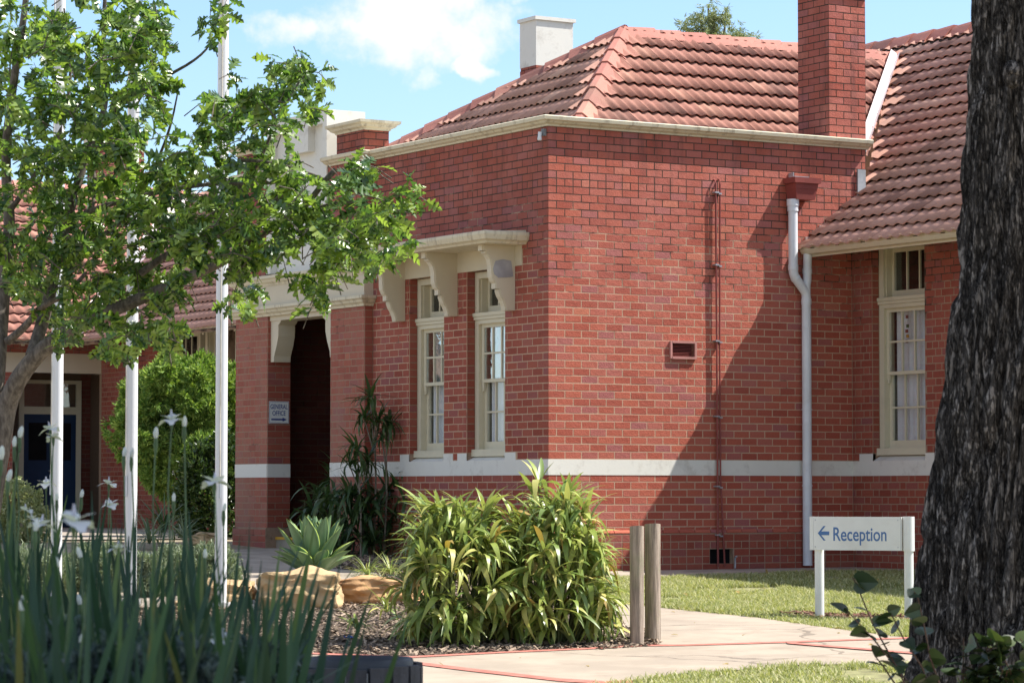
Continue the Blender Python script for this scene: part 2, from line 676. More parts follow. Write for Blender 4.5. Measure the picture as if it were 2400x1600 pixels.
GLASSU = glass_mat('reflective pane', .4, (.95, .97, .97))
GLASSL = glass_mat('clear pane', .11, (.97, .985, .985))
CONC = plain('concrete path', (.37, .305, .235), .9, .13, 1.6, bscale=160, bstr=.35, dirt=(.25, .195, .145), dirt_amt=.6, dirt_scale=2.2)
APRON = plain('old concrete', (.34, .29, .23), .9, .2, 2, bscale=120, bstr=.35, dirt=(.16, .13, .11), dirt_amt=.5)
def crack_lines(m, scale=.42, w=.006, amt=.55):
    nt = m.node_tree
    bs = nt.nodes['Principled BSDF']
    src = bs.inputs['Base Color'].links[0].from_socket
    g = nd(nt, 'ShaderNodeNewGeometry')
    n = nd(nt, 'ShaderNodeTexNoise', i_Scale=1.5, i_Detail=6.0)
    nt.links.new(g.outputs['Position'], n.inputs['Vector'])
    ad = nd(nt, 'ShaderNodeVectorMath', operation='MULTIPLY_ADD')
    nt.links.new(n.outputs[1], ad.inputs[0])
    ad.inputs[1].default_value = (.5, .5, .5)
    nt.links.new(g.outputs['Position'], ad.inputs[2])
    v = nd(nt, 'ShaderNodeTexVoronoi', feature='DISTANCE_TO_EDGE', i_Scale=scale)
    nt.links.new(ad.outputs[0], v.inputs['Vector'])
    f = math_node(nt, 'MULTIPLY', math_node(nt, 'LESS_THAN', v.outputs[0], w), amt)
    nt.links.new(mixc(nt, f, src, (.10, .08, .06)), bs.inputs['Base Color'])


crack_lines(CONC)
PAVER = plain('red brick edging', (.44, .16, .12), .85, .2, 9, bscale=90, bstr=.3)
SOIL = plain('dry ground', (.27, .225, .15), .95, .35, 5, bscale=50, bstr=.6)
MULCH = plain('bark mulch bed', (.09, .065, .048), .95, .5, 30, bscale=60, bstr=1.0)
CHIP = plain('bark chip', (.24, .18, .13), .9, .25, 25, piece=.75, bstr=.2)
REDCHIP = plain('red bark chip', (.17, .085, .055), .9, .25, 25, piece=.6, bstr=.2)
TURF = plain('turf soil', (.23, .225, .10), .95, .35, 5, bscale=80, bstr=.8, dirt=(.2, .16, .1), dirt_amt=.5, dirt_scale=1.1)
TIMBER = wood_mat()
SIGNW = plain('white sign paint', (.72, .73, .70), .45, .05, 3, bstr=0, spec=.4, dirt=(.45, .4, .33), dirt_amt=.3)
SIGNB = plain('blue lettering', (.075, .165, .36), .5, .05, 3, bstr=0)
SIGND = plain('navy lettering', (.03, .05, .22), .5, .05, 3, bstr=0)
BLUE = plain('blue door paint', (.008, .03, .08), .45, .1, 3, bstr=0)
YELLOW = plain('yellow step edge', (.6, .33, .04), .7, .15, 6)
ROCK = plain('golden sandstone', (.47, .33, .175), .9, .25, 3.5, bscale=25, bstr=.7, dirt=(.33, .16, .08), dirt_amt=.6, dirt_scale=3.5)
ROCKD = plain('orange sandstone', (.48, .28, .13), .9, .25, 3.5, bscale=25, bstr=.8, dirt=(.28, .12, .06), dirt_amt=.65, dirt_scale=4)
OAKB = bark_mat('oak bark', (.075, .062, .052), (.22, .19, .16), (1, 1, .4), 30, .5)
BARK = furrow_mat()
BINB = plain('black bin', (.05, .055, .065), .45, .2, 5, bstr=.1)
BINW = plain('dark stained slat', (.07, .066, .068), .7, .3, 20, bstr=.4, stretch=(1, 1, .2))
STEELM = plain('galvanised steel', (.45, .47, .5), .4, .1, 5, metal=.6, bstr=0)
OAKL = leafmat('oak leaf', [(0, (.045, .10, .035)), (1, (.30, .40, .085)), (.3, (.09, .17, .045)), (.65, (.21, .32, .07))], .45, .26, .9)
SHRUBL = leafmat('broad strap leaf', [(0, (.13, .20, .05)), (1, (.62, .54, .18)), (.35, (.23, .31, .07)), (.7, (.37, .43, .10)), (.9, (.52, .52, .17))], .3, .38, .5, (.30, .32, .17))
DARKL = leafmat('dark strap leaf', [(0, (.03, .065, .022)), (1, (.09, .14, .045)), (.5, (.05, .095, .03))], .25, .4, .45)
DRYL = leafmat('dry leaf', [(0, (.30, .2, .09)), (1, (.45, .33, .13)), (.5, (.38, .27, .08))], .3, .6, .2)
JUNI = leafmat('juniper tip', [(0, (.08, .16, .035)), (1, (.42, .52, .14)), (.5, (.22, .34, .075))], .3, .6, .2)
GLOSS = leafmat('glossy leaf', [(0, (.03, .07, .018)), (1, (.12, .17, .04)), (.5, (.055, .10, .025))], .2, .25, .7)
VARI = leafmat('variegated leaf', [(0, (.20, .24, .09)), (1, (.55, .55, .34)), (.5, (.38, .42, .2))], .25, .5, .3)
GREYL = leafmat('grey green leaf', [(0, (.15, .20, .125)), (1, (.36, .40, .28)), (.5, (.24, .29, .19))], .2, .7, .2)
BLUEG = leafmat('blue grey leaf', [(0, (.035, .06, .06)), (1, (.15, .19, .185)), (.5, (.07, .105, .10))], .2, .7, .2)
IRISL = leafmat('iris leaf', [(0, (.018, .048, .030)), (1, (.16, .11, .05)), (.6, (.032, .074, .040)), (.9, (.055, .115, .045)), (.96, (.13, .19, .06))], .2, .5, .3)
PETAL = leafmat('white petal', [(0, (.76, .76, .82)), (1, (.86, .86, .9))], .3, .6, .2)
LILAC = leafmat('lilac petal', [(0, (.6, .58, .8)), (1, (.7, .68, .86))], .3, .6, .2)
GRASSM = leafmat('grass blade', [(0, (.20, .235, .09)), (1, (.62, .57, .36)), (.4, (.32, .34, .14)), (.75, (.48, .46, .25))], .3, .6, .2)
EUCL = leafmat('gum leaf', [(0, (.14, .18, .09)), (1, (.40, .42, .22)), (.5, (.25, .29, .14))], .25, .5, .35)
IVYL = leafmat('creeper leaf', [(0, (.02, .038, .014)), (1, (.09, .125, .045)), (.6, (.036, .06, .022))], .18, .35, .5)
AGAVE = None


def agave_mat():
    m, nt, bs = mat_base('agave leaf')
    r, g = rnd(nt)
    uv = nd(nt, 'ShaderNodeAttribute', attribute_name='edge')
    c = mixc(nt, noise_fac(nt, g, 9, 3), (.10, .19, .085), (.17, .27, .13))
    c = mixc(nt, ramp2(nt, uv.outputs['Fac'], .75, 1.0), c, (.30, .38, .06))
    nt.links.new(c, bs.inputs['Base Color'])
    bs.inputs['Roughness'].default_value = .5
    return m


AGAVE = agave_mat()

BRICKP = brick_mat('porch brick darkened for shade', 0, .3)  # porch shade put into the colour: the same brick, much darkened
MORTARP = mortar_mat('porch mortar darkened for shade', .3)  # mortar darkened likewise to stand in for the porch shade
# ------------------------------------------------------------------ bricks
BL, BH, JT = .2235, .0859, .0112


def brick_variant(w, h, u, n, depth=.05, seed=0):
    rr = random.Random(seed)
    u, n = Vector(u), Vector(n)
    c = .0016
    P = lambda a, b, z: tuple(u * a + n * b + Vector((0, 0, z)))
    j = lambda: rr.uniform(-.0012, .0012)
    a, b = w / 2, h / 2
    v = [P(-a + c + j(), j() * .35, -b + c + j()), P(a - c + j(), j() * .35, -b + c + j()), P(a - c + j(), j() * .35, b - c + j()), P(-a + c + j(), j() * .35, b - c + j()),
         P(-a + j(), -c, -b + j()), P(a + j(), -c, -b + j()), P(a + j(), -c, b + j()), P(-a + j(), -c, b + j()),
         P(-a, -depth, -b), P(a, -depth, -b), P(a, -depth, b), P(-a, -depth, b)]
    f = [(0, 1, 2, 3)] + [(4 + i, 4 + (i + 1) % 4, (i + 1) % 4, i) for i in range(4)] + [(8 + i, 8 + (i + 1) % 4, 4 + (i + 1) % 4, 4 + i) for i in range(4)]
    if u.cross(Vector((0, 0, 1))).dot(n) < 0:
        f = [q[::-1] for q in f]
    return v, f


def wall_cells(us, zs, holes):
    ub = sorted(set([us[0], us[1]] + [x for h in holes for x in h[:2] if us[0] < x < us[1]]))
    zb = sorted(set([zs[0], zs[1]] + [x for h in holes for x in h[2:] if zs[0] < x < zs[1]]))
    cell = lambda i, k: 0 <= i < len(ub) - 1 and 0 <= k < len(zb) - 1 and not any(h[0] <= (ub[i] + ub[i + 1]) / 2 <= h[1] and h[2] <= (zb[k] + zb[k + 1]) / 2 <= h[3] for h in holes)
    return ub, zb, cell


def wall_back(O, u, n, u0, u1, z0, z1, holes, thick, front):
    """the mortar body of a wall with openings; front/back planes and reveals only"""
    mb = MB()
    O, u, n = Vector(O), Vector(u), Vector(n)
    P = lambda a, b, z: tuple(O + u * a + n * b + Vector((0, 0, z)))
    ub, zb, cell = wall_cells((u0, u1), (z0, z1), holes)
    for i in range(len(ub) - 1):
        for k in range(len(zb) - 1):
            if not cell(i, k):
                continue
            a, b, c, d = ub[i], ub[i + 1], zb[k], zb[k + 1]
            for w in (front, -thick):
                mb.add([P(a, w, c), P(b, w, c), P(b, w, d), P(a, w, d)], [(0, 1, 2, 3)])
            for (di, dk, q) in ((-1, 0, ((a, c), (a, d))), (1, 0, ((b, c), (b, d))), (0, -1, ((a, c), (b, c))), (0, 1, ((a, d), (b, d)))):
                if not cell(i + di, k + dk):
                    (e0, e1), (g0, g1) = q
                    mb.add([P(e0, front, e1), P(g0, front, g1), P(g0, -thick, g1), P(e0, -thick, e1)], [(0, 1, 2, 3)])
    return mb


class Bricklayer:
    """collects the bricks of one building; the largest 300 become objects, the rest one stuff part"""

    def __init__(s, root):
        s.root = root
        s.list = []

    def lay(s, O, u, n, u0, u1, z0, z1, holes=(), wall=None, headers=(), mat=None, flemish=False, zbase=0.0, off=0.0, head=False):
        O, u, n = Vector(O), Vector(u), Vector(n)
        k0 = math.floor((z0 - zbase) / BH)
        k1 = math.ceil((z1 - zbase) / BH)
        for k in range(k0, k1):
            a = max(zbase + k * BH + JT / 2, z0)
            b = min(zbase + (k + 1) * BH - JT / 2, z1)
            if b - a < .02:
                continue
            zc = (a + b) / 2
            full_h = abs(b - a - (BH - JT)) < .001
            if head or k in headers:
                pat = [BL / 2]
                x = u0 - (0 if k % 2 else BL / 4)
            elif flemish:
                pat = [BL, BL / 2]
                x = u0 - (0 if k % 2 else BL * .75)
            else:
                pat = [BL]
                x = u0 - (0 if k % 2 else BL / 2)
            x += off
            while x > u0: x -= BL
            i = 0
            while x < u1 - .02:
                w = pat[i % len(pat)]
                i += 1
                p, q = max(x, u0), min(x + w, u1)
                x += w
                segs = [(p, q)]
                for h in holes:
                    if h[2] < zc < h[3]:
                        ns = []
                        for (p1, q1) in segs:
                            if q1 <= h[0] or p1 >= h[1]:
                                ns.append((p1, q1))
                            else:
                                if p1 < h[0]: ns.append((p1, h[0]))
                                if q1 > h[1]: ns.append((h[1], q1))
                        segs = ns
                for (p1, q1) in segs:
                    l = p1 + JT / 2 if p1 > u0 + 1e-6 else p1 + .003
                    r = q1 - JT / 2 if q1 < u1 - 1e-6 else q1 - .003
                    if r - l < .02:
                        continue
                    W, H = r - l, b - a
                    std = full_h and (abs(W - (BL - JT)) < .001 or abs(W - (BL / 2 - JT)) < .001)
                    c = O + u * ((l + r) / 2) + n * R.uniform(.0002, .0018) + Vector((0, 0, zc + R.uniform(-.0012, .0012)))
                    dv = c - Vector(CAM)
                    size = abs(n.dot(dv.normalized())) * W * H / dv.length_squared
                    s.list.append((std, size, c, u, n, round(W, 4), round(H, 4), wall, mat))

    def finish(s, limit=300):
        std = sorted([b for b in s.list if b[0] and b[7] is not None], key=lambda b: -b[1])[:limit]
        ids = set(id(b) for b in std)
        cache = {}
        for b in std:
            _, _, c, u, n, W, H, wall, mat = b
            key = (tuple(u), tuple(n), W, H, R.randrange(4), mat.name)
            if key not in cache:
                v, f = brick_variant(W, H, u, n, seed=hash(key[4:5]) + int(W * 1000))
                me = bpy.data.meshes.new('brick')
                me.from_pydata(v, [], f)
                me.materials.append(mat)
                cache[key] = me
            o = bpy.data.objects.new('brick', cache[key])
            link(o, wall, c)
        rest = [b for b in s.list if id(b) not in ids]
        by = {}
        for b in rest:
            by.setdefault(b[8].name, []).append(b)
        for mn, bs in by.items():
            var, items, cache = [], [], {}
            for b in bs:
                _, _, c, u, n, W, H, wall, mat = b
                key = (tuple(u), tuple(n), W, H, R.randrange(3))
                if key not in cache:
                    cache[key] = len(var)
                    var.append(brick_variant(W, H, u, n, seed=len(var)))
                items.append((cache[key], Matrix.Translation(c)))
            merged('brick', items, var, bpy.data.materials[mn], s.root, (0, 0, 0), smooth=False)


# ------------------------------------------------------------------ roof tiles
def tile_variant(w, l, seed=0, amp=.027):
    rr = random.Random(seed)
    n = 12
    v, f = [], []
    xs = [-w / 2 + w * i / n for i in range(n + 1)]
    prof = [amp * (0.5 + 0.5 * math.cos(4 * math.pi * i / n)) for i in range(n + 1)]
    for (y, lift, dz) in ((0, .044, 0), (l, .0, 0)):
        for i in range(n + 1):
            v.append((xs[i], y + rr.uniform(-.002, .002), prof[i] + lift))
    for i in range(n + 1):
        v.append((xs[i], .006, prof[i] + .044 - .012))
    for i in range(n):
        f.append((i, i + 1, n + 2 + i, n + 1 + i))
        f.append((2 * n + 2 + i, 2 * n + 3 + i, i + 1, i))
    return v, f


def tile_slope(root, parts, O, u, v, L, poly, tw=.3, ex=.32, mat=None, limit=300, row0=0.0, prefer=None, shift=0.0):
    """tiles over a planar slope: u along the eave, v up the slope; poly (in u,v) clips it"""
    O, u, v = Vector(O), Vector(u).normalized(), Vector(v).normalized()
    n = u.cross(v).normalized()
    if n.z < 0: n = -n
    M0 = Matrix((u, v, n)).transposed().to_4x4()
    M0.translation = O
    us = [p[0] for p in poly]
    vsm = [p[1] for p in poly]
    var = [tile_variant(tw + .004, ex + .05, k) for k in range(4)]

    def inside(a, b):
        c = False
        for i in range(len(poly)):
            (x1, y1), (x2, y2) = poly[i], poly[i - 1]
            if (y1 > b) != (y2 > b) and a < (x2 - x1) * (b - y1) / (y2 - y1) + x1:
                c = not c
        return c
    full, cut = [], []
    b = row0
    k = 0
    while b < max(vsm):
        a = math.floor(min(us) / tw) * tw + shift
        while a < max(us):
            pts = [inside(a + e, b + g) for e in (.01, tw / 2, tw - .01) for g in (.02, ex / 2, ex - .02)]
            if any(pts):
                M = M0 @ Matrix.Translation((a + tw / 2 + R.uniform(-.003, .003), b + R.uniform(-.004, .004), R.uniform(0, .004))) @ Matrix.Rotation(R.uniform(-.006, .006), 4, 'Z')
                (full if all(pts) else cut).append((R.randrange(4), M))
            a += tw
        b += ex
        k += 1
    # cut tiles: clip against the polygon's edges
    mb = MB()
    inv = M0.inverted()
    for (kk, M) in cut:
        bm = bmesh.new()
        T = inv @ M
        vv = [bm.verts.new(T @ Vector(p)) for p in var[kk][0]]
        for q in var[kk][1]:
            bm.faces.new([vv[i] for i in q])
        area = sum(poly[i - 1][0] * poly[i][1] - poly[i][0] * poly[i - 1][1] for i in range(len(poly)))
        sg = 1 if area > 0 else -1
        for i in range(len(poly)):
            p, q = Vector(poly[i - 1]), Vector(poly[i])
            e = (q - p)
            nn = Vector((e.y, -e.x, 0)) * sg
            if nn.length < 1e-6: continue
            bmesh.ops.bisect_plane(bm, geom=bm.verts[:] + bm.edges[:] + bm.faces[:], plane_co=(p.x, p.y, 0), plane_no=nn, clear_outer=True)
        bm.verts.ensure_lookup_table()
        bm.verts.index_update()
        if len(bm.faces):
            mb.add([M0 @ x.co for x in bm.verts], [[x.index for x in fc.verts] for fc in bm.faces])
        bm.free()
    full.sort(key=lambda t: (t[1].translation - Vector(CAM)).length)
    if limit:
        scatter_parts('roof_tile', full, var, mat, root, limit, 'roof_tile')
    else:
        merged('roof_tile', full, var, mat, root)
    if mb.v:
        mb.build('roof_tile', mat, root, kind='stuff', smooth=.6, fix=False)


def under_slope(root, O, u, v, poly, mat, name='roof', t=.05):
    O, u, v = Vector(O), Vector(u).normalized(), Vector(v).normalized()
    n = u.cross(v).normalized()
    if n.z < 0: n = -n
    return MB().prism(poly, lambda a, b, t_: O + u * a + v * b + n * t_, -t, -.004).build(name, mat, root)


def caps(root, p0, p1, w=.30, h=.10, step=.40, mat=None, name='ridge_tile', lap_up=True):
    """a row of overlapping angular ridge tiles from p0 (low) to p1 (high)"""
    p0, p1 = Vector(p0), Vector(p1)
    d = p1 - p0
    L = d.length
    d.normalize()
    s = d.cross(Vector((0, 0, 1))).normalized()
    up = s.cross(d).normalized()
    M0 = Matrix((s, d, up)).transposed().to_4x4()
    ln = step + .05
    prof = [(-w / 2, -h * .75), (-w * .22, h * .12), (-.035, h * .42), (.035, h * .42), (w * .22, h * .12), (w / 2, -h * .75)]
    v = []
    for (y, lift, sc_) in ((0, .022, 1.06), (ln, 0, .95)):
        v += [(a * sc_, y, b + lift) for a, b in prof]
    v += [(a * 1.06, .004, b + .022 - .03) for a, b in prof]
    n = len(prof)
    f = [(i, i + 1, n + i + 1, n + i) for i in range(n - 1)] + [(2 * n + i, 2 * n + i + 1, i + 1, i) for i in range(n - 1)]
    me = bpy.data.meshes.new(name)
    me.from_pydata(v, [], f)
    me.materials.append(mat)
    k = int(L / step + .5)
    for i in range(k):
        M = M0.copy()
        M.translation = p0 + d * (i * L / k) + up * R.uniform(0, .006)
        place(name, me, root, M @ Matrix.Rotation(R.uniform(-.012, .012), 4, 'Z'))
    # bedding mortar under the caps
    return MB().prism([(-w / 2 - .03, -h * .95), (-w * .2, h * .05), (w * .2, h * .05), (w / 2 + .03, -h * .95)], lambda a, b, t: p0 + s * a + up * (b - .012) + d * t, 0, L).build('bedding', MORTARD, root)


# ------------------------------------------------------------------ windows
def window(root, O, u, n, w, zs, zt, zh, zm, cols=3, rows=2, curtain=True, deep=.075, label=None, top_light=True, glassU=None, hood=True):
    """O: foot of the left jamb on the frame plane, u to the right seen from outside, n outward"""
    O, u, n = Vector(O), Vector(u), Vector(n)
    fr = MB()
    B = lambda a, b, c, d, z0, z1: fr.obox(O, u, n, a, b, c, d, z0, z1)
    J = .085
    B(0, J, -.16, .0, zs, zh)
    B(w - J, w, -.16, .0, zs, zh)
    B(J, w - J, -.16, .0, zh - .075, zh)
    if top_light:
        B(-.018, w + .018, -.1, .035, zt - .012, zt + .03)
        B(-.008, w + .008, -.1, .022, zt - .05, zt - .014)
        B(J, w - J, -.16, .004, zt - .1, zt - .052)
    B(-.02, w + .02, -.16, .05, zs - .085, zs - .002)                    # sill
    frame = fr.build('window', WINDOWP, root, label=label)

    def sash(z0, z1, dep, rws, bot=.05, top=.045, side=.05, gl=GLASSL):
        s = MB()
        S = lambda a, b, zz0, zz1, d=.035: s.obox(O, u, n, a, b, -dep - d, -dep, zz0, zz1)
        a0, a1 = J + .002, w - J - .002
        S(a0, a0 + side, z0, z1)
        S(a1 - side, a1, z0, z1)
        S(a0 + side, a1 - side, z0, z0 + bot)
        S(a0 + side, a1 - side, z1 - top, z1)
        ia, ib, za, zb = a0 + side, a1 - side, z0 + bot, z1 - top
        g = .022
        pw = (ib - ia) / cols
        ph = (zb - za) / rws
        for i in range(1, cols):
            s.obox(O, u, n, ia + i * pw - g / 2, ia + i * pw + g / 2, -dep - .03, -dep - .004, za, zb)
        for k in range(1, rws):
            s.obox(O, u, n, ia, ib, -dep - .028, -dep - .006, za + k * ph - g / 2, za + k * ph + g / 2)
        s.build('sash', WINDOWP, frame)
        for i in range(cols):
            for k in range(rws):
                p = MB().obox(O, u, n, ia + i * pw + .004, ia + (i + 1) * pw - .004, -dep - .020, -dep - .016, za + k * ph + .004, za + (k + 1) * ph - .004)
                p.build('pane', gl, frame)
    sash(zm - .02, (zt - .1) if top_light else zh - .08, .04, rows, bot=.04, gl=glassU or GLASSL)
    sash(zs, zm + .02, .08, rows, bot=.09, top=.04)
    # sash horn on the upper sash
    for a in (J + .004, w - J - .054):
        hm = MB()
        hm.obox(O, u, n, a, a + .045, -.072, -.042, zm - .085, zm - .021)
        hm.obox(O, u, n, a + .008, a + .037, -.07, -.044, zm - .12, zm - .0845)
        hm.build('sash_horn', WINDOWP, frame)
    if top_light:
        sash(zt + .03, zh - .077, .12, 1, bot=.085, gl=GLASSL)
        MB().obox(O, u, n, J, J + .012, -.15, -.036, zt + .03, zh - .077).build('reveal_lining', WINDOWP, frame)
    r = MB()
    r.obox(O, u, n, J - .01, w - J + .01, -1.2, -1.19, zs - .01, zh - .05)
    r.obox(O, u, n, J - .02, J - .012, -1.2, -.17, zs - .01, zh - .05)
    r.obox(O, u, n, w - J + .012, w - J + .02, -1.2, -.17, zs - .01, zh - .05)
    r.obox(O, u, n, J - .02, w - J + .02, -1.2, -.17, zs - .03, zs - .012)
    r.obox(O, u, n, J - .02, w - J + .02, -1.2, -.17, zh - .048, zh - .03)
    r.build('interior', ROOM, frame)
    if curtain:
        c = MB()
        nfold = 36
        a0, a1 = J + .07, w - J
        for i in range(nfold + 1):
            a = a0 + (a1 - a0) * i / nfold
            q = -.15 + .012 * math.sin(i * 1.25) + .008 * math.sin(i * .47 + 1)
            for z in (zs, zt - .16 if curtain == 2 else zt - .1):
                c.v.append(tuple(O + u * a + n * q + Vector((0, 0, z))))
        for i in range(nfold):
            c.f.append((2 * i, 2 * i + 2, 2 * i + 3, 2 * i + 1))
        c.build('curtain', CURT, frame, smooth=1.0, fix=False)
    return frame


def on_x(px, py, X):
    r = ray(px, py)
    return Vector(CAM + r * ((X - CAM[0]) / r[0]))


def on_y(px, py, Y):
    r = ray(px, py)
    return Vector(CAM + r * ((Y - CAM[1]) / r[1]))


# ------------------------------------------------------------------ ground, paths, lawns
def sheet(name, pts, mat, dz, kind='structure', step=.7):
    bm = bmesh.new()
    vs = [bm.verts.new((p[0], p[1], 0)) for p in pts]
    bm.faces.new(vs)
    xs, ys = [p[0] for p in pts], [p[1] for p in pts]
    for ax, lo, hi in ((0, min(xs), max(xs)), (1, min(ys), max(ys))):
        c = lo + step
        while c < hi:
            no = (1, 0, 0) if ax == 0 else (0, 1, 0)
            co = (c, 0, 0) if ax == 0 else (0, c, 0)
            bmesh.ops.bisect_plane(bm, geom=bm.verts[:] + bm.edges[:] + bm.faces[:], plane_co=co, plane_no=no)
            c += step
    for v in bm.verts:
        v.co.z = ground(v.co.x, v.co.y) + dz
    bmesh.ops.recalc_face_normals(bm, faces=bm.faces)
    if bm.faces and sum(f.normal.z for f in bm.faces) < 0:
        bmesh.ops.reverse_faces(bm, faces=bm.faces)
    me = bpy.data.meshes.new(name)
    bm.to_mesh(me)
    bm.free()
    me.materials.append(mat)
    me.shade_smooth()
    o = bpy.data.objects.new(name, me)
    link(o)
    o['kind'] = kind
    return o


def pts(*pp):
    return [on_ground(*p)[:2] for p in pp]


def ground_sheet():
    xs = sorted(set([-250, -120, -70, -45] + [-32 + i * 1.0 for i in range(53)] + [30, 45, 70, 120, 250]))
    ys = sorted(set([-250, -120, -70, -45] + [-34 + i * 1.0 for i in range(67)] + [45, 70, 120, 250, 600]))
    v = [(x, y, ground(x, y) - .03 if ahead(x, y) > -5 else -.6) for y in ys for x in xs]
    n = len(xs)
    f = [(j * n + i, j * n + i + 1, (j + 1) * n + i + 1, (j + 1) * n + i) for j in range(len(ys) - 1) for i in range(n - 1)]
    mb = MB()
    mb.v, mb.f = v, f
    o = mb.build('ground', SOIL, smooth=1.5, fix=False)
    o['kind'] = 'structure'


ground_sheet()
LAWN_A = pts((1380, 1368), (1420, 1355), (1600, 1352), (1880, 1342), (2210, 1340), (2460, 1350)) + [(4.0, -6.5)] + pts((2500, 1540), (2400, 1519), (2300, 1510), (2200, 1502), (2093, 1492), (1940, 1472), (1770, 1448), (1600, 1431), (1430, 1413))
LAWN_B = pts((1380, 1612), (1600, 1580), (1753, 1570), (1872, 1560), (2144, 1555), (2520, 1549), (2640, 1700), (2500, 1900), (1500, 1800))
PATH = pts((1405, 1409), (1430, 1413), (1600, 1431), (1770, 1448), (1940, 1472), (2093, 1492), (2200, 1502), (2300, 1510), (2400, 1519), (2500, 1540), (2520, 1549), (2144, 1555), (1872, 1560), (1753, 1570), (1600, 1580), (1380, 1612), (1250, 1800), (300, 1800), (380, 1565), (560, 1537), (690, 1531), (960, 1541), (1191, 1529), (1378, 1522), (1530, 1508), (1470, 1470))
BED = pts((1530, 1508), (1378, 1522), (1191, 1529), (960, 1541), (690, 1531), (560, 1537), (380, 1565), (150, 1565), (250, 1430), (560, 1425), (780, 1372), (905, 1358), (1000, 1352), (1380, 1362), (1405, 1409), (1470, 1470))
BACKBED = pts((905, 1357), (880, 1342), (720, 1330), (700, 1310), (760, 1292)) + [(-.03, 4.9), (-.03, -.06), (.55, -.55)] + pts((1380, 1362), (1000, 1352))
FRONTWALK = pts((250, 1425), (300, 1296), (690, 1285), (760, 1292), (700, 1310), (720, 1330), (880, 1342), (905, 1357), (780, 1372), (560, 1424))
sheet('lawn', LAWN_A, TURF, 0.0)
sheet('front_lawn', LAWN_B, TURF, 0.0)
sheet('concrete_path', PATH, CONC, 0.010)
sheet('garden_bed', BED, MULCH, 0.004)
sheet('wall_bed', BACKBED, MULCH, 0.0)
sheet('entrance_path', FRONTWALK, APRON, 0.012)
sheet('wall_apron', pts((1372, 1366), (1420, 1354), (1600, 1351), (1880, 1341), (2210, 1339)) + [(4.25, -4.6), (4.25, -.06), (.3, -.06)], APRON, 0.012)
REARYARD = [(-14, 9.5), (3.9, 9.5), (3.9, 22.2), (-14, 22.2)]
sheet('courtyard', REARYARD, APRON, -0.01)


def strip(name, line, w0, w1, mat, dz):
    """an edging course that follows the path edge, w0..w1 metres toward the viewer"""
    P = [on_ground(*p) for p in line]
    toward = Vector((-HD[0], -HD[1]))
    a = [(p.x + toward.x * w0, p.y + toward.y * w0) for p in P]
    b = [(p.x + toward.x * w1, p.y + toward.y * w1) for p in P][::-1]
    return sheet(name, a + b, mat, dz, step=.5)


strip('brick_edging', [(560, 1537), (690, 1531), (960, 1541), (1191, 1529), (1378, 1521), (1500, 1514), (1600, 1513), (1838, 1506), (2151, 1495), (2420, 1487)], 0, .13, PAVER, .015)
strip('brick_edging', [(985, 1555), (1106, 1570), (1310, 1593), (1420, 1600), (1480, 1597)], 0, .22, PAVER, .016)
strip('brick_edging', [(1842, 1508), (2148, 1533), (2420, 1560)], 0, .16, PAVER, .019)

# ------------------------------------------------------------------ front block of the school
office = thing('school_building', (0, 0, 0), 'red brick front block with cream bands, parapet coping, hipped tile roof and arched porch', 'building')
ob = Bricklayer(office)
ZB = -.008
BAND = (1.10, 1.277)
UX, UY = (1, 0, 0), (0, 1, 0)
NX, NY = (-1, 0, 0), (0, -1, 0)
HDR = (51,)
# sunlit wall
vent = (1.68, 2.0, 2.475, 2.63)
sub = (2.2, 2.53, .075, .245)
wall_r = wall_back((0, 0, 0), UX, NY, .006, 4.54, -.4, 5.045, [vent, sub], .26, -.0004).build('brick_wall', MORTAR, office)
ob.lay((0, 0, 0), UX, NY, 0, 4.32, .475, 5.045, [(-1, 9, *BAND), vent], wall_r, HDR, BRICK, zbase=ZB)
ob.lay((0, 0, 0), UX, NY, 4.32, 4.54, 4.2, 5.045, [], wall_r, HDR, BRICK, zbase=ZB, off=.05)
ob.lay((0, -.028, 0), UX, NY, -.028, 4.31, -.02, .43, [sub], wall_r, (1, 3), BRICKS, zbase=ZB)
wall_back((0, 0, 0), UX, NY, -.02, 4.315, -.4, .43, [sub], -.0065, .027).build('plinth', MORTARD, wall_r)


def plinth_course(O, u, n, L, wall):
    O, u, n = Vector(O), Vector(u), Vector(n)
    mb = MB().prism([(.031, .433), (.031, .447), (.004, .474), (-.04, .474), (-.04, .433)], lambda a, b, t: u * t + n * a + Vector((0, 0, b)), .004, BL - .006)
    me = mb.mesh('plinth_brick', BRICK)
    x = 0
    while x < L - BL:
        o = bpy.data.objects.new('plinth_brick', me)
        link(o, wall, O + u * x + n * R.uniform(-.002, .002))
        x += BL


plinth_course((-.02, 0, 0), UX, NY, 4.45, wall_r)
MB().box((.0, -.006, BAND[0]), (4.315, .03, BAND[1])).build('render_band', STONEW, wall_r)
# wall in shade with the two tall windows
W2, W1 = (.94, 1.81, 1.27, 3.502), (2.35, 3.19, 1.27, 3.502)
wall_l = wall_back((0, 0, 0), UY, NX, .006, 4.13, -.4, 5.045, [W1, W2], .26, -.0004).build('brick_wall', MORTAR, office)
STEPS = [(.70, .94), (1.81, 2.02), (2.13, 2.35), (3.19, 3.41)]
ob.lay((0, 0, 0), UY, NX, 0, 4.115, .475, 5.045, [(-1, 9, *BAND), W1, W2] + [(a, b, 1.2, 1.362) for a, b in STEPS] + [(.55, 3.45, 3.502, 3.72)], wall_l, HDR, BRICKL, zbase=ZB)
ob.lay((-.028, 0, 0), UY, NX, -.028, 4.1, -.02, .43, [], wall_l, (1, 3), BRICKL, zbase=ZB)
MB().box((-.027, -.019, -.4), (-.0065, 4.1, .43)).build('plinth', MORTARD, wall_l)
plinth_course((0, -.02, 0), UY, NX, 4.3, wall_l)
bd = MB().box((-.0063, -.0055, BAND[0]), (.03, 4.112, BAND[1]))
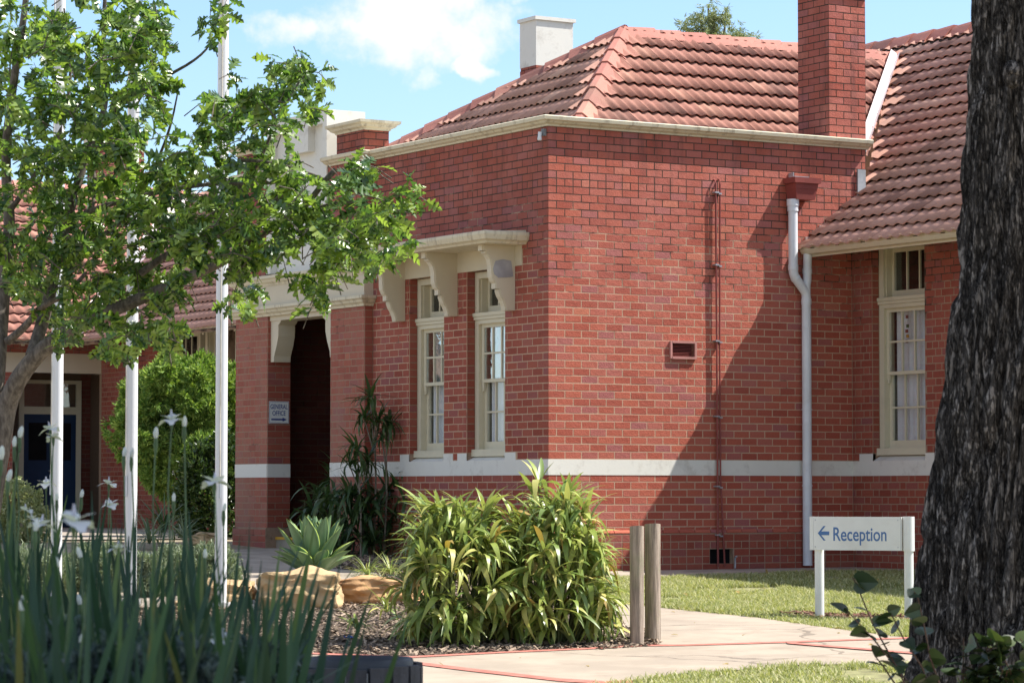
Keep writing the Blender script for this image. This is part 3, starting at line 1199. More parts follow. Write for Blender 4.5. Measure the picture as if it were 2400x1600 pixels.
for a, b in STEPS:
    bd.box((-.0058, a, BAND[1]), (.03, b, 1.362))
bd.build('render_band', STONEW, wall_l)
MB().box((-.009, .56, 3.503), (.03, 3.44, 3.76)).build('window_fascia', CREAM, wall_l)
for (a, b, c, d) in (W1, W2):                     # brick reveals beside each window, and the sloping sill
    MB().box((.008, b - .0005, c), (.12, b + .02, d)).build('reveal', MORTARD, wall_l)
    MB().box((.117, a + .003, c - .06), (.3, b - .009, c + .073)).build('sill_core', MORTARD, wall_l)
    ob.lay((0, b - .006, 0), UX, NY, .004, .108, c + .09, d, [], None, (), BRICKS, zbase=ZB)
    MB().prism([(-.002, c - .01), (-.002, c + .0), (.115, c + .06), (.115, c - .01)], lambda p, q, t: (p, t, q), a + .002, b - .008).build('sloping_sill', STONEW, wall_l)
window(office, (.11, 1.805, 0), (0, -1, 0), NX, .86, 1.41, 2.985, 3.498, 2.215, glassU=GLASSU, label='window nearer the sunlit corner')
window(office, (.11, 3.185, 0), (0, -1, 0), NX, .83, 1.41, 2.985, 3.498, 2.215, glassU=GLASSU, label='window nearer the porch')


# canopy on scroll brackets
def canopy():
    y0, y1 = .47, 3.56
    prof = [(0, 3.735), (.525, 3.735), (.525, 3.866), (0, 3.90)]
    mb = MB()
    base = len(mb.v)
    for (y, s) in ((y0, 1), (y1, -1)):
        for a, z in prof:
            mb.v.append((-a - .002, y + s * (.60 - a) * (.0 if a == 0 else 0), z))
    n = len(prof)
    mb.f = [tuple(range(n)), tuple(range(2 * n - 1, n - 1, -1))] + [(i, (i + 1) % n, n + (i + 1) % n, n + i) for i in range(n)]
    c = mb.build('canopy', CREAMS, office)
    # moulding returned along the end
    MB().sweep([(-.03, 3.7365), (.0, 3.7365), (.015, 3.757), (.05, 3.777), (.072, 3.832), (.072, 3.864), (.05, 3.873), (-.03, 3.874)], [((-.002, y0), (0, -1)), ((-.53, y0), (-1, -1)), ((-.53, y1), (-1, 0))]).build('canopy_moulding', CREAMS, c)
    bp = [(.004, 2.99), (.115, 2.99), (.125, 3.04), (.15, 3.10), (.185, 3.15), (.205, 3.205), (.205, 3.235), (.25, 3.235), (.25, 3.295), (.275, 3.32), (.30, 3.37), (.305, 3.43), (.305, 3.50), (.325, 3.57), (.36, 3.62), (.39, 3.64), (.39, 3.665), (.43, 3.665), (.43, 3.734), (.004, 3.734)]
    for i, y in enumerate((.71, 2.02, 3.29)):
        b = MB().prism(bp, lambda a, z, t: (-a, t, z), y - .0, y + .115).build('bracket', CREAM, c)
        rib = MB().prism([(a + .0, z) for a, z in bp[1:-1]] + [(.25, 3.72), (.1, 3.05)], lambda a, z, t: (-a - .012, t, z), y + .012, y + .103)
        rib.build('scroll_face', CREAM, b)
    # bare cement patch on the near bracket
    p = MB().prism([(.03, 3.38), (.12, 3.365), (.23, 3.36), (.285, 3.40), (.30, 3.46), (.27, 3.55), (.17, 3.575), (.06, 3.56)], lambda a, z, t: (-a, t, z), .7035, .709)
    p.build('cement_patch', plain('bare cement', (.36, .35, .36), .9, .15, 6), c)


canopy()

# porch: pilasters, entablature, brackets, dark interior
PX, PYR, PO, PLR, PYL = -.12, 4.115, 5.02, 6.79, 7.74
for a, b in ((PYR, PO), (PLR, PYL)):
    pw = MB().box((PX + .0008, a + .0006, -.3), (.22, b - .004, 3.22)).build('porch_pier', MORTARD, office)
    ob.lay((PX, a, 0), UY, NX, 0, b - a, .15, 3.22, [(-1, 9, *BAND)], None, (), BRICKW, flemish=True, zbase=ZB)
    MB().box((PX - .006, a + .001, BAND[0]), (PX + .02, b - .001, BAND[1])).build('render_band', STONEW, pw)
    MB().box((PX - .035, a - .035, -.3), (.2, b + .0, .44)).build('pier_base', MORTARD, pw)
    ob.lay((PX - .038, a - .03, 0), UY, NX, 0, b - a + .03, .1, .44, [], None, (), BRICKW, zbase=ZB)
    ob.lay((PX, a - .004, 0), UX, NY, .005, .34 if a > 6 else .118, .3, 3.22, [(-1, 9, *BAND)], None, (), BRICKS, flemish=False, zbase=ZB)
    MB().box((PX + .003, a - .009, BAND[0] + .001), (.219 if a > 6 else -.007, a + .02, BAND[1] - .001)).build('render_band', STONEW, pw)
ent = MB()
ent.box((PX - .01, PYR - .008, 3.34), (.22, PYL + .01, 3.66))
ent.build('entablature', CREAM, office)
prof = [(-.1, 3.222), (.02, 3.222), (.03, 3.25), (.06, 3.27), (.075, 3.30), (.10, 3.315), (.10, 3.352), (-.1, 3.365)]
path = [((-.004, PYR), (-1, -1)), ((PX, PYR), (-1, -1)), ((PX, PYL), (-1, 1)), ((1.0, PYL), (0, 1))]
path[0] = ((-.004, PYR), (0, -1))
MB().sweep(prof, path).build('cornice', COPING, office)
MB().sweep([(a, z + .40) for a, z in prof], path).build('cornice', COPING, office)
MB().box((PX + .03, PO, 3.16), (.2, PLR, 3.221)).build('lintel', CREAM, office)
bp = [(0, 2.62), (.09, 2.62), (.10, 2.70), (.17, 2.83), (.215, 2.95), (.22, 3.05), (.215, 3.10), (.27, 3.13), (.31, 3.17), (.31, 3.22), (0, 3.22)]
for y, s in ((PLR, -1), (PO, 1)):
    MB().prism(bp, lambda a, z, t: (t, y + s * (a + .004), z), -.075, .17).build('porch_bracket', CREAM, office)
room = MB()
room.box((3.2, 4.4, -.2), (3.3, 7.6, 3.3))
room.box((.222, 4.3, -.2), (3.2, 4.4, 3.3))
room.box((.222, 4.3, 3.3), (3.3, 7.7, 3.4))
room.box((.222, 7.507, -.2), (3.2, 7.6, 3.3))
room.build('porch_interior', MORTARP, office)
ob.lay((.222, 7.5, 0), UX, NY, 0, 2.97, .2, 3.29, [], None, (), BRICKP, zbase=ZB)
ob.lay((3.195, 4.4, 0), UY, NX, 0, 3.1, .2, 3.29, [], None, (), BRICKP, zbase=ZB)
stp = MB().box((.0, PO + .01, -.2), (3.2, PLR - .012, .31))
stp.build('porch_step', APRON, office)
MB().box((-.012, PO + .012, .285), (.03, PLR - .014, .318)).build('step_nosing', YELLOW, office)

# above the porch: brick pilaster tops, stepped cream pediment, capped piers
for a, b in ((PYR, 5.10), (6.80, PYL)):
    upw = MB().box((PX + .0008, a + .0006, 3.66), (.2, b, 5.045)).build('parapet_wall', MORTAR, office)
    ob.lay((PX, a, 0), UY, NX, 0, b - a, 3.78, 5.045, [], upw, (), BRICKL, flemish=True, zbase=ZB)
    ob.lay((PX, a - .004, 0), UX, NY, .005, .118, 3.78, 5.045, [], None, (), BRICKS, zbase=ZB)
cprof = [(-.12, 5.048), (.025, 5.048), (.03, 5.066), (.07, 5.082), (.085, 5.10), (.117, 5.112), (.125, 5.15), (.10, 5.162), (-.22, 5.178)]
MB().sweep(cprof, [((4.575, 0), (0, -1)), ((0, 0), (-1, -1)), ((0, PYR), (-1, -1)), ((PX, PYR), (-1, -1)), ((PX, 5.09), (-1, 0))]).build('coping', COPING, office)
MB().sweep(cprof, [((PX, 6.81), (-1, 0)), ((PX, PYL), (-1, 1)), ((1.6, PYL), (0, 1))]).build('coping', COPING, office)
ped = MB()
F0 = PX - .02
ped.box((F0 + .10, 5.101, 3.78), (.42, 6.799, 5.79))            # body behind the recess
ped.box((F0, 5.10, 3.78), (F0 + .11, 5.215, 5.791))             # near stile
ped.box((F0, 6.685, 3.78), (F0 + .11, 6.80, 5.791))
ped.box((F0, 5.215, 5.62), (F0 + .11, 6.685, 5.791))            # head
ped.box((F0, 5.62, 5.30), (F0 + .11, 6.28, 5.62))               # stepped block
ped.build('pediment', STONEW, office)
for y0 in (4.142, 7.0):
    MB().box((PX + .0008, y0 + .0008, 5.15), (.235, y0 + .72, 5.43)).build('parapet_pier', MORTARD, office)
    ob.lay((PX, y0, 0), UY, NX, 0, .725, 5.165, 5.43, [], None, (), BRICKS, flemish=True, zbase=ZB)
    ob.lay((PX, y0, 0), UX, NY, 0, .36, 5.165, 5.43, [], None, (), BRICKS, zbase=ZB, off=.06)
    c = [(-.15, 5.43), (.012, 5.43), (.02, 5.452), (.06, 5.47), (.075, 5.495), (.11, 5.515), (.115, 5.548), (-.15, 5.56)]
    MB().sweep(c, [((.24, y0), (1, -1)), ((PX, y0), (-1, -1)), ((PX, y0 + .725), (-1, 1)), ((.24, y0 + .725), (1, 1)), ((.24, y0), (1, -1))]).build('pier_cap', COPING, office)
    MB().box((PX + .01, y0 + .01, 5.44), (.23, y0 + .715, 5.557)).build('pier_top', COPING, office)

# hipped roof
SL = 1.2806
V_f = (0, 1 / SL, .8 / SL)
V_l = (1 / SL, 0, .8 / SL)
pf = [(.94, 0), (5.27, 0), (7.49, 2.69), (3.04, 2.69)]
pl = [(-.94, 0), (-3.04, 2.69), (-6.9, 0)]
under_slope(office, (0, .94, 5.1), UX, V_f, pf, MORTARD)
under_slope(office, (.94, 0, 5.1), (0, -1, 0), V_l, pl[::-1], MORTARD)
MB().box((.1, .1, 4.9), (4.3, 5.0, 5.02)).build('box_gutter', LEAD, office)
tile_slope(office, None, (0, .94, 5.1), UX, V_f, 0, [(p[0], p[1] - (.06 if p[1] == 0 else 0)) for p in pf], .288, .335, TILE, 230, row0=-.06)
tile_slope(office, None, (.94, 0, 5.1), (0, -1, 0), V_l, 0, [(-.94, -.06), (-3.04, 2.69), (-6.9, -.06)][::-1], .288, .335, TILED, 70, row0=-.06)
PK = Vector((3.04, 3.04, 6.78))
caps(office, (.94, .94, 5.13), PK, .34, .13, .40, CAPM)
caps(office, (.94, 6.9, 5.13), PK, .34, .13, .40, CAPM)
caps(office, (7.5, 3.04, 6.77), PK + Vector((.05, 0, -.01)), .34, .13, .40, CAPM)

# brick chimney on the parapet
CH = (3.995, 4.555, .005, .62, 5.16, 6.95)
ch = MB().box((CH[0] + .0008, CH[2] + .0008, 4.9), (CH[1] - .0008, CH[3] - .0008, CH[5])).build('chimney', MORTARD, office)
ob.lay((CH[0], CH[2], 0), UX, NY, 0, CH[1] - CH[0], 5.1, CH[5], [], ch, (), BRICK, zbase=ZB)
ob.lay((CH[0], CH[2], 0), UY, NX, 0, CH[3] - CH[2], 5.0, CH[5], [], ch, (), BRICKS, zbase=ZB, off=.07)
ob.lay((CH[1], CH[3], 0), (0, -1, 0), (1, 0, 0), 0, CH[3] - CH[2], 5.0, CH[5], [], ch, (), BRICKS, zbase=ZB)
MB().box((CH[0] - .05, CH[2] - .05, CH[5]), (CH[1] + .05, CH[3] + .05, CH[5] + .17)).build('chimney_cap', COPING, ch)

# wall vent, subfloor vent, rainwater head and pipes
vt = MB()
vt.box((1.655, -.03, 2.45), (1.68, .01, 2.652)).box((2.0, -.03, 2.45), (2.025, .01, 2.652)).box((1.68, -.032, 2.63), (2.0, .01, 2.655)).box((1.68, -.034, 2.447), (2.0, .01, 2.475))
v_ = vt.build('wall_vent', tile_mat('terracotta vent', (.45, .2, .18), (.5, .24, .21), .1), office)
MB().box((1.68, .05, 2.475), (2.0, .06, 2.63)).build('vent_back', DARK, v_)
for i in range(9):
    z = 2.482 + i * .0165
    MB().obox((1.68, .0, 0), UX, (0, 1, 0), .002, .318, .0, .03, z, z + .006).build('louvre', REDP, v_)
MB().box((2.2, .04, .07), (2.53, .05, .25)).build('subfloor_vent', DARK, office)
rh = MB()
top = [(3.315, -.225), (3.675, -.225), (3.675, -.003), (3.315, -.003)]
P4 = lambda i, z, ix, iy: (top[i][0] + (ix if i in (0, 3) else -ix), top[i][1] + (iy if i < 2 else 0), z)
rings = [(4.375, .045, .035), (4.565, .012, .01), (4.567, -.012, -.012), (4.632, -.015, -.015), (4.632, .006, .004), (4.5, .02, .015)]
for z, ix, iy in rings:
    for i in range(4):
        rh.v.append(P4(i, z, ix, iy))
for k in range(len(rings) - 1):
    for i in range(4):
        j = (i + 1) % 4
        rh.f.append((k * 4 + i, k * 4 + j, k * 4 + 4 + j, k * 4 + 4 + i))
rh.f.append((0, 1, 2, 3))
rh.f.append((20, 21, 22, 23))
rain = rh.build('rainwater_head', REDP, office, fix=True)
MB().box((3.38, -.10, 4.60), (3.386, -.004, 4.70)).box((3.386, -.12, 4.63), (3.60, -.004, 4.655)).build('overflow_flap', LEAD, rain)
dp = MB().tube([(3.37, -.1, 4.38), (3.37, -.1, 3.56), (3.375, -.1, 3.50), (3.395, -.1, 3.45), (3.535, -.1, 3.30), (3.558, -.1, 3.26), (3.563, -.1, 3.2), (3.563, -.1, .04)], .056, 20)
dpo = dp.build('downpipe', PIPEW, office, smooth=.9)
for (x, z0, z1, r) in ((3.37, 4.30, 4.378, .074), (3.37, 4.235, 4.30, .066), (3.37, 3.535, 3.60, .0605), (3.563, 3.13, 3.2, .0605), (3.563, 1.878, 1.892, .0625), (3.563, .975, .99, .0625)):
    MB().tube([(x, -.1, z0), (x, -.1, z1)], r, 20).build('pipe_collar', PIPEW, dpo, smooth=.9)
MB().tube([(3.40, -.1, 3.445), (3.412, -.1, 3.432)], .061, 20).build('pipe_collar', PIPEW, dpo, smooth=.9)
d2 = MB().tube([(3.585, -.1, 3.735), (3.575, -.1, 3.42), (3.563, -.1, 3.36), (3.563, -.1, 3.2)], .052, 20)
d2.build('branch_pipe', PIPEW, dpo, smooth=.9)
MB().tube([(3.578, -.1, 3.5), (3.577, -.1, 3.56)], .058, 20).build('pipe_collar', PIPEW, dpo, smooth=.9)
c1 = MB().tube([(2.288, -.005, 4.56), (2.288, -.035, 4.545), (2.288, -.045, 4.5), (2.298, -.045, 2.6), (2.303, -.045, .04)], .0125, 8)
c2 = MB().tube([(2.35, -.005, 4.57), (2.35, -.035, 4.56), (2.35, -.045, 4.5), (2.338, -.045, 2.6), (2.342, -.045, 1.1), (2.40, -.045, .04)], .0105, 8)
co = c1.build('conduit', REDP, office, smooth=.9)
c2.build('conduit', REDP, office, smooth=.9)
for z in (4.4, 3.55, 2.66, 1.78, .965, .40):
    MB().box((2.27, -.065, z), (2.325, -.002, z + .018)).build('pipe_clip', STEELM, co)
    MB().box((2.326, -.061, z - .014), (2.366, -.002, z + .004)).build('pipe_clip', STEELM, co)
MB().tube([(2.53, -.07, .02), (2.53, -.07, .14), (2.53, -.1, .16)], .012, 8).build('garden_tap', STEELM, office, smooth=.9)
# flashing where the long wing's roof meets this wall
fl = MB()
for i in range(9):
    x = 3.62 + i * .105
    z = 3.865 + i * .0745
    fl.box((x, -.016, z - .03), (x + .102, -.004, z + .085))
fl.build('stepped_flashing', plain('lead patched flashing', (.40, .28, .25), .8, .45, 14, bstr=.3, dirt=(.3, .07, .05), dirt_amt=.8, dirt_scale=7), office)
MB().obox((4.40, -.02, 0), UX, (0, 1, 0), 0, .12, -.012, .01, 4.47, 4.80).build('valley_apron', LEAD, office)
ob.finish(300)

# white rendered chimney that stands on the long roof behind
wc = at(1256.4, 100, 45)
wch = thing('rendered_chimney', (wc.x, wc.y, 5.3), 'square chimney with white render over a red brick base, behind the hip roof', 'chimney')
zb = .91 + (1152 - 148) / F * 45
zt_ = .91 + (1152 - 40) / F * 45
MB().box((wc.x, wc.y, zb), (wc.x + .665, wc.y + .47, zt_)).build('rendered_shaft', STONEW, wch)
MB().box((wc.x - .03, wc.y - .03, zt_), (wc.x + .70, wc.y + .5, zt_ + .055)).build('cap_slab', STONEW, wch)
MB().box((wc.x + .008, wc.y + .008, 4.6), (wc.x + .66, wc.y + .46, zb - .001)).build('brick_base', MORTAR, wch)
wb = Bricklayer(wch)
wb.lay((wc.x, wc.y, 0), UX, NY, 0, .665, 6.0, zb, [], wch, (), BRICK, zbase=.02)
wb.lay((wc.x, wc.y, 0), UY, NX, 0, .47, 5.6, zb, [], wch, (), BRICKS, zbase=.02)
wb.finish(100)

# ------------------------------------------------------------------ long wing beside the front block
wing = thing('classroom_wing', (4.32, -3, 0), 'long brick wing with big tiled roof, cream gutter and sash window beside the dark trunk', 'building')
wbk = Bricklayer(wing)
WW = (.392, 1.375, 1.27, 3.9)
wl = wall_back((4.32, 0, 0), (0, -1, 0), NX, .003, 7.0, -.4, 4.36, [WW], .26, -.0004).build('brick_wall', MORTARD, wing)
WST = [(.14, .392), (1.375, 1.66)]
wbk.lay((4.32, 0, 0), (0, -1, 0), NX, .004, 5.2, .0, 4.35, [(-1, 9, *BAND), WW] + [(a, b, 1.2, 1.362) for a, b in WST], wl, (3, 30), BRICKS, flemish=True, zbase=ZB)
bd = MB().box((4.313, -.004, BAND[0]), (4.36, -6.9, BAND[1]))
for a, b in WST:
    bd.box((4.3135, -a, BAND[1]), (4.36, -b, 1.362))
bd.build('render_band', STONEW, wl)
MB().box((4.427, -.397, 1.2), (4.6, -1.371, 1.343)).build('sill_core', MORTARD, wl)
wbk.lay((4.32, -.3926, 0), UX, NY, .004, .1, 1.345, 3.9, [], None, (), BRICKS, zbase=ZB)
MB().prism([(4.317, 1.26), (4.317, 1.272), (4.425, 1.335), (4.425, 1.26)], lambda p, q, t: (p, t, q), -.396, -1.372).build('sloping_sill', STONEW, wl)
wf = window(wing, (4.425, -.396, 0), (0, -1, 0), NX, .976, 1.43, 3.19, 3.885, 2.318)
for i, (dy, dz, m) in enumerate(((0, 0, REDP), (.012, -.06, SIGNW), (-.01, -.11, GLOSS), (.006, -.17, REDP), (-.008, -.23, YELLOW), (.004, -.29, REDP))):
    MB().box((4.50, -.80 + dy, 2.96 + dz), (4.506, -.845 + dy, 3.0 + dz)).build('hanging_ornament', m, wf)
wbk.finish(300)
ES = .75
EL = math.sqrt(1 + ES * ES)
EO = Vector((3.54, 0, 3.80))
EV = Vector((1 / EL, 0, ES / EL))
EU = (0, -1, 0)
RX = 7.86
RV = (RX - 3.54) * EL
pA = [(0, 0), (7, 0), (7, RV), (0, RV)]
VT = (7.47 - 3.54) * EL
pB = [(0, 1.25), (0, RV), (-3.04, RV), (-3.04, VT)]
pC = [(-3.04, VT), (-3.04, RV), (-9, RV), (-9, VT)]
for q in (pA, pB, pC):
    under_slope(wing, EO, EU, EV, q, MORTARD)
# one slope, largest tiles first
tile_slope(wing, None, EO, EU, EV, 0, [(0.0, -.07), (7, -.07), (7, RV), (0.0, RV)], .37, .292, TILED, 250, row0=-.07)
tile_slope(wing, None, EO, EU, EV, 0, pB[::-1], .37, .292, TILED, 50, row0=-.07)
tile_slope(wing, None, EO, EU, EV, 0, pC[::-1], .37, .292, TILED, 0, row0=-.07)
caps(wing, (RX, -7, 7.06), (RX, 9, 7.06), .36, .14, .42, CAPM)
MB().prism([(RX - .02, 6.96), (12.2, 3.7), (12.2, 3.6), (RX, 6.88)], lambda a, b, t: (a, t, b), -7, 22).build('rear_slope', TILED, wing)
# valley gutter between the two roofs
va, vb = Vector((4.58, .29, 4.58)), Vector((7.44, 2.98, 6.725))
d = (vb - va)
n1, n2 = Vector((0, -.8, 1)).normalized(), Vector((-ES, 0, 1)).normalized()
s1 = d.cross(n1).normalized()
s2 = d.cross(n2).normalized()
if s1.x > 0: s1 = -s1
if s2.x < 0: s2 = -s2
mb = MB()
for t in (0, .33, .66, 1):
    p = va + d * t
    mb.v += [tuple(p + s1 * .14 + n1 * .115), tuple(p + Vector((0, 0, .085))), tuple(p + s2 * .10 + n2 * .10)]
for i in range(3):
    mb.f += [(i * 3, i * 3 + 1, i * 3 + 4, i * 3 + 3), (i * 3 + 1, i * 3 + 2, i * 3 + 5, i * 3 + 4)]
mb.build('valley_gutter', VALLEY, wing, fix=False)
# eave: gutter, fascia, rafter tails
g = [(0, 3.73), (-.03, 3.725), (-.075, 3.735), (-.1, 3.77), (-.105, 3.825), (-.115, 3.835), (-.098, 3.838), (-.09, 3.785), (0, 3.76)]
MB().prism(g, lambda a, b, t: (3.62 + a, t, b), -.035, -7.0).build('gutter', CREAM, wing)
MB().box((3.622, -.01, 3.70), (3.64, -7, 3.84)).build('fascia_board', CREAM, wing)
MB().prism([(3.66, 3.838), (4.318, 4.332), (4.318, 4.316), (3.66, 3.822)], lambda a, b, t: (a, t, b), -.01, -7.0).build('eave_lining', WINDOWP, wing)
for k in range(11):
    y = -.40 - .585 * k
    MB().prism([(3.642, 3.70), (3.642, 3.79), (4.315, 4.295), (4.315, 4.195)], lambda a, b, t: (a, t, b), y, y - .05).build('rafter_tail', WINDOWP, wing)
for k in range(14):
    MB().box((3.512, -.25 - .48 * k, 3.79), (3.5175, -.32 - .48 * k, 3.797)).build('gutter_slot', DARK, wing)

# ------------------------------------------------------------------ rear building round the courtyard
rear = thing('courtyard_building', (-2, 22.4, .25), 'rear brick building with blue door, cream lintel and tiled roofs across the courtyard', 'building')
rb = Bricklayer(rear)
DZ = -.17
w1_ = wall_back((4.32, 7.9, 0), UY, NX, 0, 14.6, -.2, 4.1, [(6.6, 9.2, 1.2, 3.75), (9.4, 12.0, 1.2, 3.75)], .25, -.0004).build('brick_wall', MORTARD, rear)
rb.lay((4.32, 7.9, 0), UY, NX, 6.0, 14.5, .2, 4.1, [(6.6, 9.2, 1.2, 3.75), (9.4, 12.0, 1.2, 3.75)], w1_, (), BRICKS, flemish=True, zbase=ZB)
for y in (16.85, 18.2, 19.65):
    window(rear, (4.42, y, 0), (0, -1, 0), NX, 1.25, 1.35, 2.95, 3.745, 2.2, cols=4, rows=2, curtain=False)
Y2 = 22.45
pxx = lambda p, y=Y2: on_y(p, 1000, y).x
oL, oR = pxx(30), pxx(257)
w2_ = wall_back((-12, Y2, 0), UX, NY, 0, 16.3, -.2, 3.95, [(oL + 12, oR + 12, -.3, 3.08)], .25, -.0004).build('brick_wall', MORTARD, rear)
rb.lay((-12, Y2, 0), UX, NY, 6.0, 16.3, .2, 3.9, [(oL + 12, oR + 12, -.3, 3.08), (oL + 12 - .3, oR + 12.0, 3.08, 3.44)], w2_, (), BRICKS, flemish=True, zbase=ZB)
MB().box((oL - .3, Y2 - .012, 3.08), (oR - .002, Y2 + .3, 3.44)).build('lintel', CREAM, rear)
YB = Y2 + 1.35
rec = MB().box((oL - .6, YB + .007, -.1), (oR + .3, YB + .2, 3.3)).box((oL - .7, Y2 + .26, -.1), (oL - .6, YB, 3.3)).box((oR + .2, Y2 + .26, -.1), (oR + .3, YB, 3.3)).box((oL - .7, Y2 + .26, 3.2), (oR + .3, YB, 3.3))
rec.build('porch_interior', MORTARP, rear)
dR = pxx(188, YB)
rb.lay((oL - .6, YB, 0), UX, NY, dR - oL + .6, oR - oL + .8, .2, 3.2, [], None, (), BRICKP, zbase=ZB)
dW = 1.15
frm = MB()
for a, b, c, d_ in ((dR - .1, dR, .25, 3.0), (dR - dW - .1, dR - dW, .25, 3.0), (dR - dW, dR - .1, 2.36, 2.5), (dR - dW, dR - .1, 2.93, 3.0)):
    frm.box((a, YB - .05, c), (b, YB - .002, d_))
fo = frm.build('door_frame', WINDOWP, rear)
MB().box((dR - dW, YB - .03, 2.5), (dR - .1, YB - .02, 2.93)).build('fanlight', GLASSL, fo)
dr = MB().box((dR - dW, YB - .03, .25), (dR - .1, YB - .008, 2.36)).build('blue_door', BLUE, rear)
for a, b, c, d_ in ((.1, .46, 1.5, 2.2), (.58, .95, 1.5, 2.2)):
    MB().box((dR - dW + a, YB - .034, c), (dR - dW + b, YB - .0305, d_)).build('door_pane', DARK, dr)
for a, b, c, d_ in ((.1, .46, .4, 1.2), (.58, .95, .4, 1.2)):
    MB().box((dR - dW + a, YB - .042, c), (dR - dW + b, YB - .0305, d_)).build('door_panel', BLUE, dr)
MB().tube([(dR - dW + .5, YB - .035, 1.3), (dR - dW + .5, YB - .08, 1.3), (dR - dW + .6, YB - .08, 1.3)], .014, 8).build('door_handle', STEELM, dr, smooth=1)
RO = EO + Vector((0, 0, DZ))
pR1 = [(-9, -.07), (-9, RV), (-21.8 - 4.32, RV), (-21.75, -.07)]
tile_slope(rear, None, RO, EU, EV, 0, pR1, .37, .292, TILED, 200, row0=-.07)
under_slope(rear, RO, EU, EV, pR1, MORTARD, t=.04)
R2O = Vector((0, 21.8, 3.80 + DZ))
R2V = Vector((0, 1 / EL, ES / EL))
pR2 = [(-9, -.07), (3.5, -.07), (3.5 + 4.3, RV), (-9, RV)]
tile_slope(rear, None, R2O, UX, R2V, 0, pR2, .37, .292, TILE, 100, row0=-.07)
under_slope(rear, R2O, UX, R2V, pR2, MORTARD, t=.04)
caps(rear, (-9, 21.8 + 4.32, 6.9), (7.8, 21.8 + 4.32, 6.9), .36, .14, .42, CAPM)
va, vb = Vector((3.6, 21.85, 3.72)), Vector((7.8, 26.05, 6.87))
d = vb - va
s1 = Vector((-1, 1, 0)).normalized()
mb = MB()
for t in (0, .25, .5, .75, 1):
    p = va + d * t + Vector((0, 0, .03))
    mb.v += [tuple(p + s1 * .2 + Vector((0, 0, .09))), tuple(p), tuple(p - s1 * .2 + Vector((0, 0, .09)))]
for i in range(4):
    mb.f += [(i * 3, i * 3 + 1, i * 3 + 4, i * 3 + 3), (i * 3 + 1, i * 3 + 2, i * 3 + 5, i * 3 + 4)]
mb.build('valley_gutter', VALLEY, rear, fix=False)
MB().prism(g, lambda a, b, t: (3.62 + a, t, b + DZ), 7.9, 21.7).build('gutter', CREAM, rear)
MB().prism(g, lambda a, b, t: (t, 21.88 + a, b + DZ), -9, 3.55).build('gutter', CREAM, rear)
for k in range(12):
    y = 20.9 - .6 * k
    MB().prism([(3.642, 3.70 + DZ), (3.642, 3.79 + DZ), (4.315, 4.295 + DZ), (4.315, 4.195 + DZ)], lambda a, b, t: (a, t, b), y, y - .06).build('rafter_tail', WINDOWP, rear)
for k in range(12):
    x = 3.2 - .6 * k
    MB().prism([(21.9, 3.70 + DZ), (21.9, 3.80 + DZ), (22.44, 4.14 + DZ), (22.44, 4.04 + DZ)], lambda a, b, t: (t, a, b), x, x - .06).build('rafter_tail', WINDOWP, rear)
cc = at(240, 400, 62)
cw = .95
zt_ = .91 + (1152 - 330) / F * 62
MB().box((cc.x + .008, cc.y + .008, 5.0), (cc.x + cw, cc.y + .8, zt_)).build('chimney', MORTARD, rear)
rb.lay((cc.x, cc.y, 0), UX, NY, 0, cw, 5.6, zt_, [], None, (), BRICKS, zbase=ZB)
rb.lay((cc.x, cc.y, 0), UY, NX, 0, .8, 5.6, zt_, [], None, (), BRICKS, zbase=ZB)
MB().box((cc.x - .06, cc.y - .06, zt_), (cc.x + cw + .06, cc.y + .86, zt_ + .25)).build('chimney_cap', COPING, rear)
rb.finish(220)

# ------------------------------------------------------------------ signs and small fittings
def text_mesh(body, size, thick=.0008, sx=1.0, bold=0.0):
    cu = bpy.data.curves.new('text', 'FONT')
    cu.body = body
    cu.size = size
    cu.extrude = thick
    cu.offset = bold
    cu.align_x = 'LEFT'
    o = bpy.data.objects.new('text', cu)
    COL.objects.link(o)
    dg = bpy.context.evaluated_depsgraph_get()
    dg.update()
    me = bpy.data.meshes.new_from_object(o.evaluated_get(dg))
    bpy.data.objects.remove(o)
    for v in me.vertices:
        v.co.x *= sx
    return me


def frame_matrix(O, u, w):               # u = right, w = toward the reader, z = up
    u, w = Vector(u).normalized(), Vector(w).normalized()
    M = Matrix((u, Vector((0, 0, 1)), w)).transposed().to_4x4()
    M.translation = Vector(O)
    return M


def set_text(name, body, M, size, mat, parent, sx=1.0, bold=0.0, width=None):
    me = text_mesh(body, size, sx=sx, bold=bold)
    xs = [v.co.x for v in me.vertices]
    if width:
        k = width / (max(xs) - min(xs))
        for v in me.vertices: v.co.x *= k
        xs = [v.co.x for v in me.vertices]
    x0 = min(xs)
    for v in me.vertices: v.co.x -= x0
    me.materials.clear()
    me.materials.append(mat)
    return place(name, me, parent, M)


def flat_poly(name, poly, M, mat, parent, t=.0016):
    mb = MB().prism(poly, lambda a, b, c: (a, b, c), -.0002, t)
    return place(name, mb.mesh(name, mat), parent, M)


